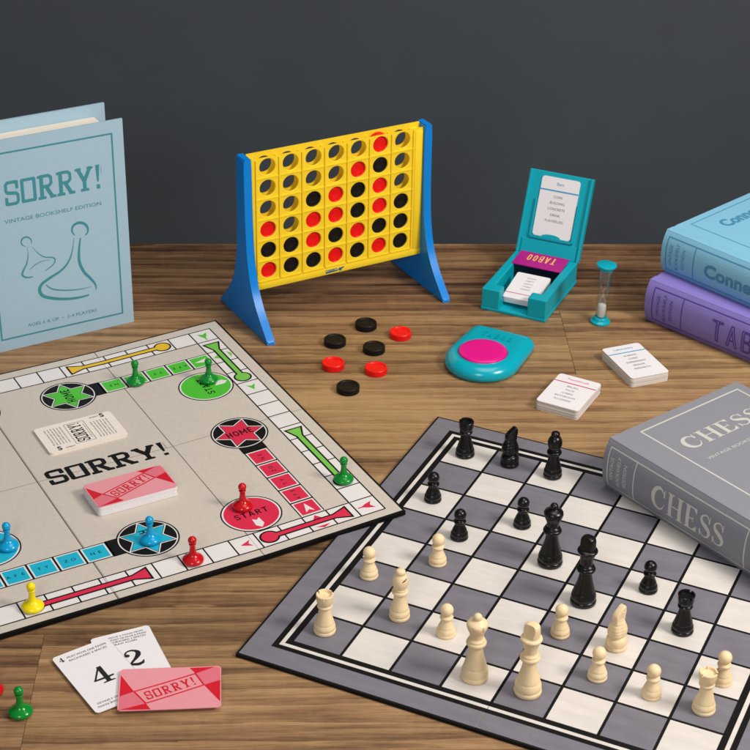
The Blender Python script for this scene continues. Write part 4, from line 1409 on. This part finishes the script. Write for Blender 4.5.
lip = [(.0120, .0180), (.0550, .0180), (.0550, .0195)] + [(.0335 + .010 * math.cos(R(a)), .0195 + .0030 * math.sin(R(a))) for a in range(0, 181, 15)] + [(.0120, .0195)]
mb.prism(lip, -.0012, -.0004, 'teal_satin', TL_)
mb.build("card_holder", case)
mb = MB()
if 1:
    mb.lathe([(.0020, 0), (.0020, Wc - .012)], 'teal_satin', 16, Matrix.Translation((.006, Dc + .0012, Hc - .0040)) @ Matrix.Rotation(R(90), 4, 'Y'))
mb.build("hinge_pin", case, smooth=40)
CM = Matrix.Translation((CA[0], CA[1], 0)) @ Matrix.Rotation(CYAW, 4, 'Z')


def word_card(A, W_, H_, title, words, line, top=True):
    """portrait card face, origin lower left."""
    tcol = {'ink_blue': 'ink_blue', 'ink_pink': 'ink_pink'}[line]
    A.text(title, W_ / 2, H_ - .0078, .0030, tcol, 2, align='c')
    A.rect(0.0002, H_ - .0140, W_ - .0002, H_ - .0127, line, 2)
    for i, t in enumerate(words):
        A.text(t, W_ / 2, H_ - .0205 - i * .0060, .0024, 'ink_grey', 2, align='c')


# card held in the lid
Wk, Hk = .0400, .0600
mb = MB(); mb.prism(rrect(Wk, Hk, .003), 0, .0004, 'card_white')
A = Art(); word_card(A, Wk, Hk, "Bars", ["CORK", "BUILDING", "CONCRETE", "DRINK", "FLAVORLESS"], 'ink_blue')
A.emit(mb, lambda a, b_, h: Vector((a, b_, .0004 + h)))
o = mb.build("word_card"); o.matrix_world = CM @ TL_ @ Matrix.Translation((.0135, .0195, -.0022))
tag(o, "white word card with a blue line standing in the open lid of the teal case", "card")

# cards lying in the tray
Wk2, Hk2 = .0345, .0440
root = empty("card_stack_in_case", (0, 0, 0)); root.name = "word_card_stack"
root.matrix_world = CM @ Matrix.Translation((.0178, .0115, .0075)) @ Matrix.Rotation(R(9), 4, 'X')
tag(root, "small stack of white word cards lying inside the teal case", "card deck")
mb = MB(); slab_stack(mb, Wk2, Hk2, 0, 9, .0006, 'card_white'); mb.build("card_stack", root)
mb = MB(); mb.prism(rrect(Wk2, Hk2, .002), .0055, .0059, 'card_white')
A = Art(); A.rect(.0002, .0085, Wk2 - .0002, .0094, 'ink_pink', 2)
for i, t in enumerate(["DANCE", "MUSIC", "LIGHTS", "PARTY", "FLOOR"]):
    A.text(t, Wk2 / 2, .0165 + i * .0048, .0019, 'ink_grey', 2, align='c')
A.emit(mb, lambda a, b_, h: Vector((a, b_, .0059 + h))); mb.build("top_card", root)

# magenta title card leaning at the back of the tray
root = empty("divider_card", (0, 0, 0))
root.matrix_world = CM @ Matrix.Translation((.0070, .0640, .0228)) @ Matrix.Rotation(R(4), 4, 'X')
tag(root, "magenta card printed TABOO in yellow upside down, resting in the back of the teal case", "card")
mb = MB(); mb.prism(rrect(.0510, .0280, .0008), 0, .0006, 'magenta')
A = Art(); A.glyphs('thin', "TABOO", .0400, .0235, .0120, 'ink_gold', 2, rot=180, width=.0300, gap=.12, rows=24)
A.emit(mb, lambda a, b_, h: Vector((a, b_, .0006 + h))); mb.build("printed_face", root)
mb = MB(); mb.box(.0030, .0478, .0015, .0230, -.0185, -.0003, 'blue_black', bev=.0004); mb.build("dark_block", root)  # plain blue-black block directly under the magenta card

# ------------------------------------------------------------------ buzzer
bz = empty("buzzer", (.0980, .0212, 0), R(-26), "rounded teal plastic buzzer with a large pink button", "buzzer")


def d_outline(Rr, back, rc, n=40):
    pts = arc(0, 0, Rr, Rr, 180, 360, n)
    pts += [(Rr * (1 - .05 * t), (back - rc) * t) for t in (.25, .5, .75, 1)]
    xr = Rr * .95
    pts += arc(xr - rc, back - rc, rc, rc, 0, 90, 10)
    pts += [(x, back) for x in (.01, 0, -.01)]
    pts += arc(-(xr - rc), back - rc, rc, rc, 90, 180, 10)
    pts += [(-Rr * (1 - .05 * t), (back - rc) * t) for t in (1, .75, .5, .25)]
    out = []
    for p in pts:
        if not out or math.hypot(p[0] - out[-1][0], p[1] - out[-1][1]) > 1e-5: out.append(p)
    if math.hypot(out[0][0] - out[-1][0], out[0][1] - out[-1][1]) < 1e-5: out.pop()
    return out


ol = d_outline(.0348, .0545, .0120)
n = len(ol); rings = []
for off, z in [(.0036, 0), (.0018, .0009), (.0005, .0028), (0, .0050), (.0006, .0078), (.0022, .0104), (.0046, .0124), (.0072, .0134), (.0100, .0139), (.0112, .0140)]:
    rg = []
    for i, p in enumerate(ol):
        a, c_ = ol[i - 1], ol[(i + 1) % n]
        tx, ty = c_[0] - a[0], c_[1] - a[1]; l = math.hypot(tx, ty)
        zz = z
        rg.append((p[0] - off * ty / l, p[1] + off * tx / l, zz))
    rings.append(rg)
v = [p for r_ in rings for p in r_]; f = []
for i in range(len(rings) - 1):
    for k in range(n): f.append((i * n + k, i * n + (k + 1) % n, (i + 1) * n + (k + 1) % n, (i + 1) * n + k))
f.append(list(range(n))[::-1]); f.append([(len(rings) - 1) * n + k for k in range(n)])
mb = MB(); mb.add(v, f, 'teal')
body = mb.build("body", bz, smooth=60)
A = Art(); A.glyphs('thin', "TABOO", 0, .0290, .0085, 'teal_satin', 2, width=.0300, gap=.30, align='c', rows=20)
mb = MB()
for lay in (0, 1, 2): A.emit(mb, lambda a, b_, h, lay=lay: Vector((a, b_, .01395 + h + lay * .00025)))
mb.build("raised_lettering", body)
mb = MB(); mb.lathe(sp([(23.4, 13.4), (23.5, 14.2), (23.0, 14.6), (22.7, 14.0)], 3), 'teal', 56); mb.build("button_collar", bz, smooth=40)
mb = MB(); mb.lathe(sp([(22.4, 12.5), (22.4, 14.6), (21.9, 15.7), (20.7, 16.3), (18, 16.8), (12, 17.1), (6, 17.25), (.1, 17.3)], 4), 'pink', 64)
mb.build("button", bz, smooth=60)

# ------------------------------------------------------------------ sand timer
hg = empty("sand_timer", (.2150, .1105, 0), 0, "small sand timer with teal caps standing between the card case and the purple book", "sand timer")
hg.rotation_euler = (0, R(1.5), 0)
for nm, z0, fl in (("bottom_cap", 0, 1), ("top_cap", .0620, -1)):
    mb = MB()
    pr = [(8.7, 0), (9.4, .4), (9.6, 1.2), (9.4, 2.0), (8.3, 2.6), (7.2, 3.4), (6.8, 5.6), (6.4, 6.0)]
    pr = [(r * mm, z0 + fl * z * mm) for r, z in pr]
    if fl < 0: pr = pr[::-1]
    mb.lathe(pr, 'teal', 48); mb.build(nm, hg, smooth=35)
mb = MB()      # clear outer tube
mb.lathe([(.0055, .0055), (.0055, .0565)], 'glass', 40)
o_t = mb.build("outer_tube", hg, smooth=40)
# thin wall
me = o_t.data
bm = bmesh.new(); bm.from_mesh(me)
bmesh.ops.delete(bm, geom=[f for f in bm.faces if abs(f.normal.z) > .9], context='FACES'); bm.to_mesh(me); bm.free()
mb = MB()
gp = spline([(.0036, .0062), (.0042, .008), (.0044, .014), (.0043, .020), (.0036, .0255), (.0018, .0295), (.0007, .031), (.0018, .0325), (.0036, .0365), (.0043, .042), (.0044, .048), (.0042, .054), (.0036, .0558)], 4)
mb.lathe(gp, 'glass', 32); o_b = mb.build("glass_bulb", hg, smooth=60)
bm = bmesh.new(); bm.from_mesh(o_b.data)
bmesh.ops.delete(bm, geom=[f for f in bm.faces if len(f.verts) > 4], context='FACES'); bm.to_mesh(o_b.data); bm.free()
mb = MB(); mb.lathe([(.0033, .0066), (.0039, .009), (.00405, .014), (.0040, .0185), (.0036, .0192), (.0012, .0197), (.0002, .0198)], 'sand', 28); mb.build("sand", hg, smooth=50)


# ------------------------------------------------------------------ loose decks of word cards
def word_deck(cx, cy, yaw, W_, H_, title, words, line, label):
    root = empty("word_card_deck", (cx, cy, 0), yaw, label, "card deck")
    T0 = Matrix.Translation((-W_ / 2, -H_ / 2, 0))
    mb = MB(); N = 12; th = .0088 / N
    for k in range(N):
        dx, dy = random.uniform(-.0003, .0003), random.uniform(-.0003, .0003)
        mb.prism([(x + dx - W_ / 2, y + dy - H_ / 2) for x, y in rrect(W_, H_, .003)], k * th, (k + 1) * th - .0001, 'card_edge')
    mb.build("card_stack", root)
    mb = MB(); mb.prism([(x - W_ / 2, y - H_ / 2) for x, y in rrect(W_, H_, .003)], .0088, .0092, 'card_white')
    A = Art(); word_card(A, W_, H_, title, words, line)
    A.emit(mb, lambda a, b_, h: Vector((a - W_ / 2, b_ - H_ / 2, .0092 + h))); mb.build("top_card", root)
    return root


word_deck(.1716, -.0398, R(-27.6), .0400, .0550, "Toothbrush", ["BRUSH", "FACE", "CABIN", "BATHROOM", "FLUORIDE"], 'ink_pink', "deck of white word cards with a pink line, nearest the chess board")
word_deck(.2371, .0198, R(21.8), .0385, .0585, "Laboratory", ["SCIENCE", "CHEM", "EXPERIMENT", "BEAKER", "RESEARCH"], 'ink_blue', "deck of white word cards with a blue line, behind the grey book")

# render settings kept simple
scn.render.engine = 'CYCLES'
scn.cycles.max_bounces = 8
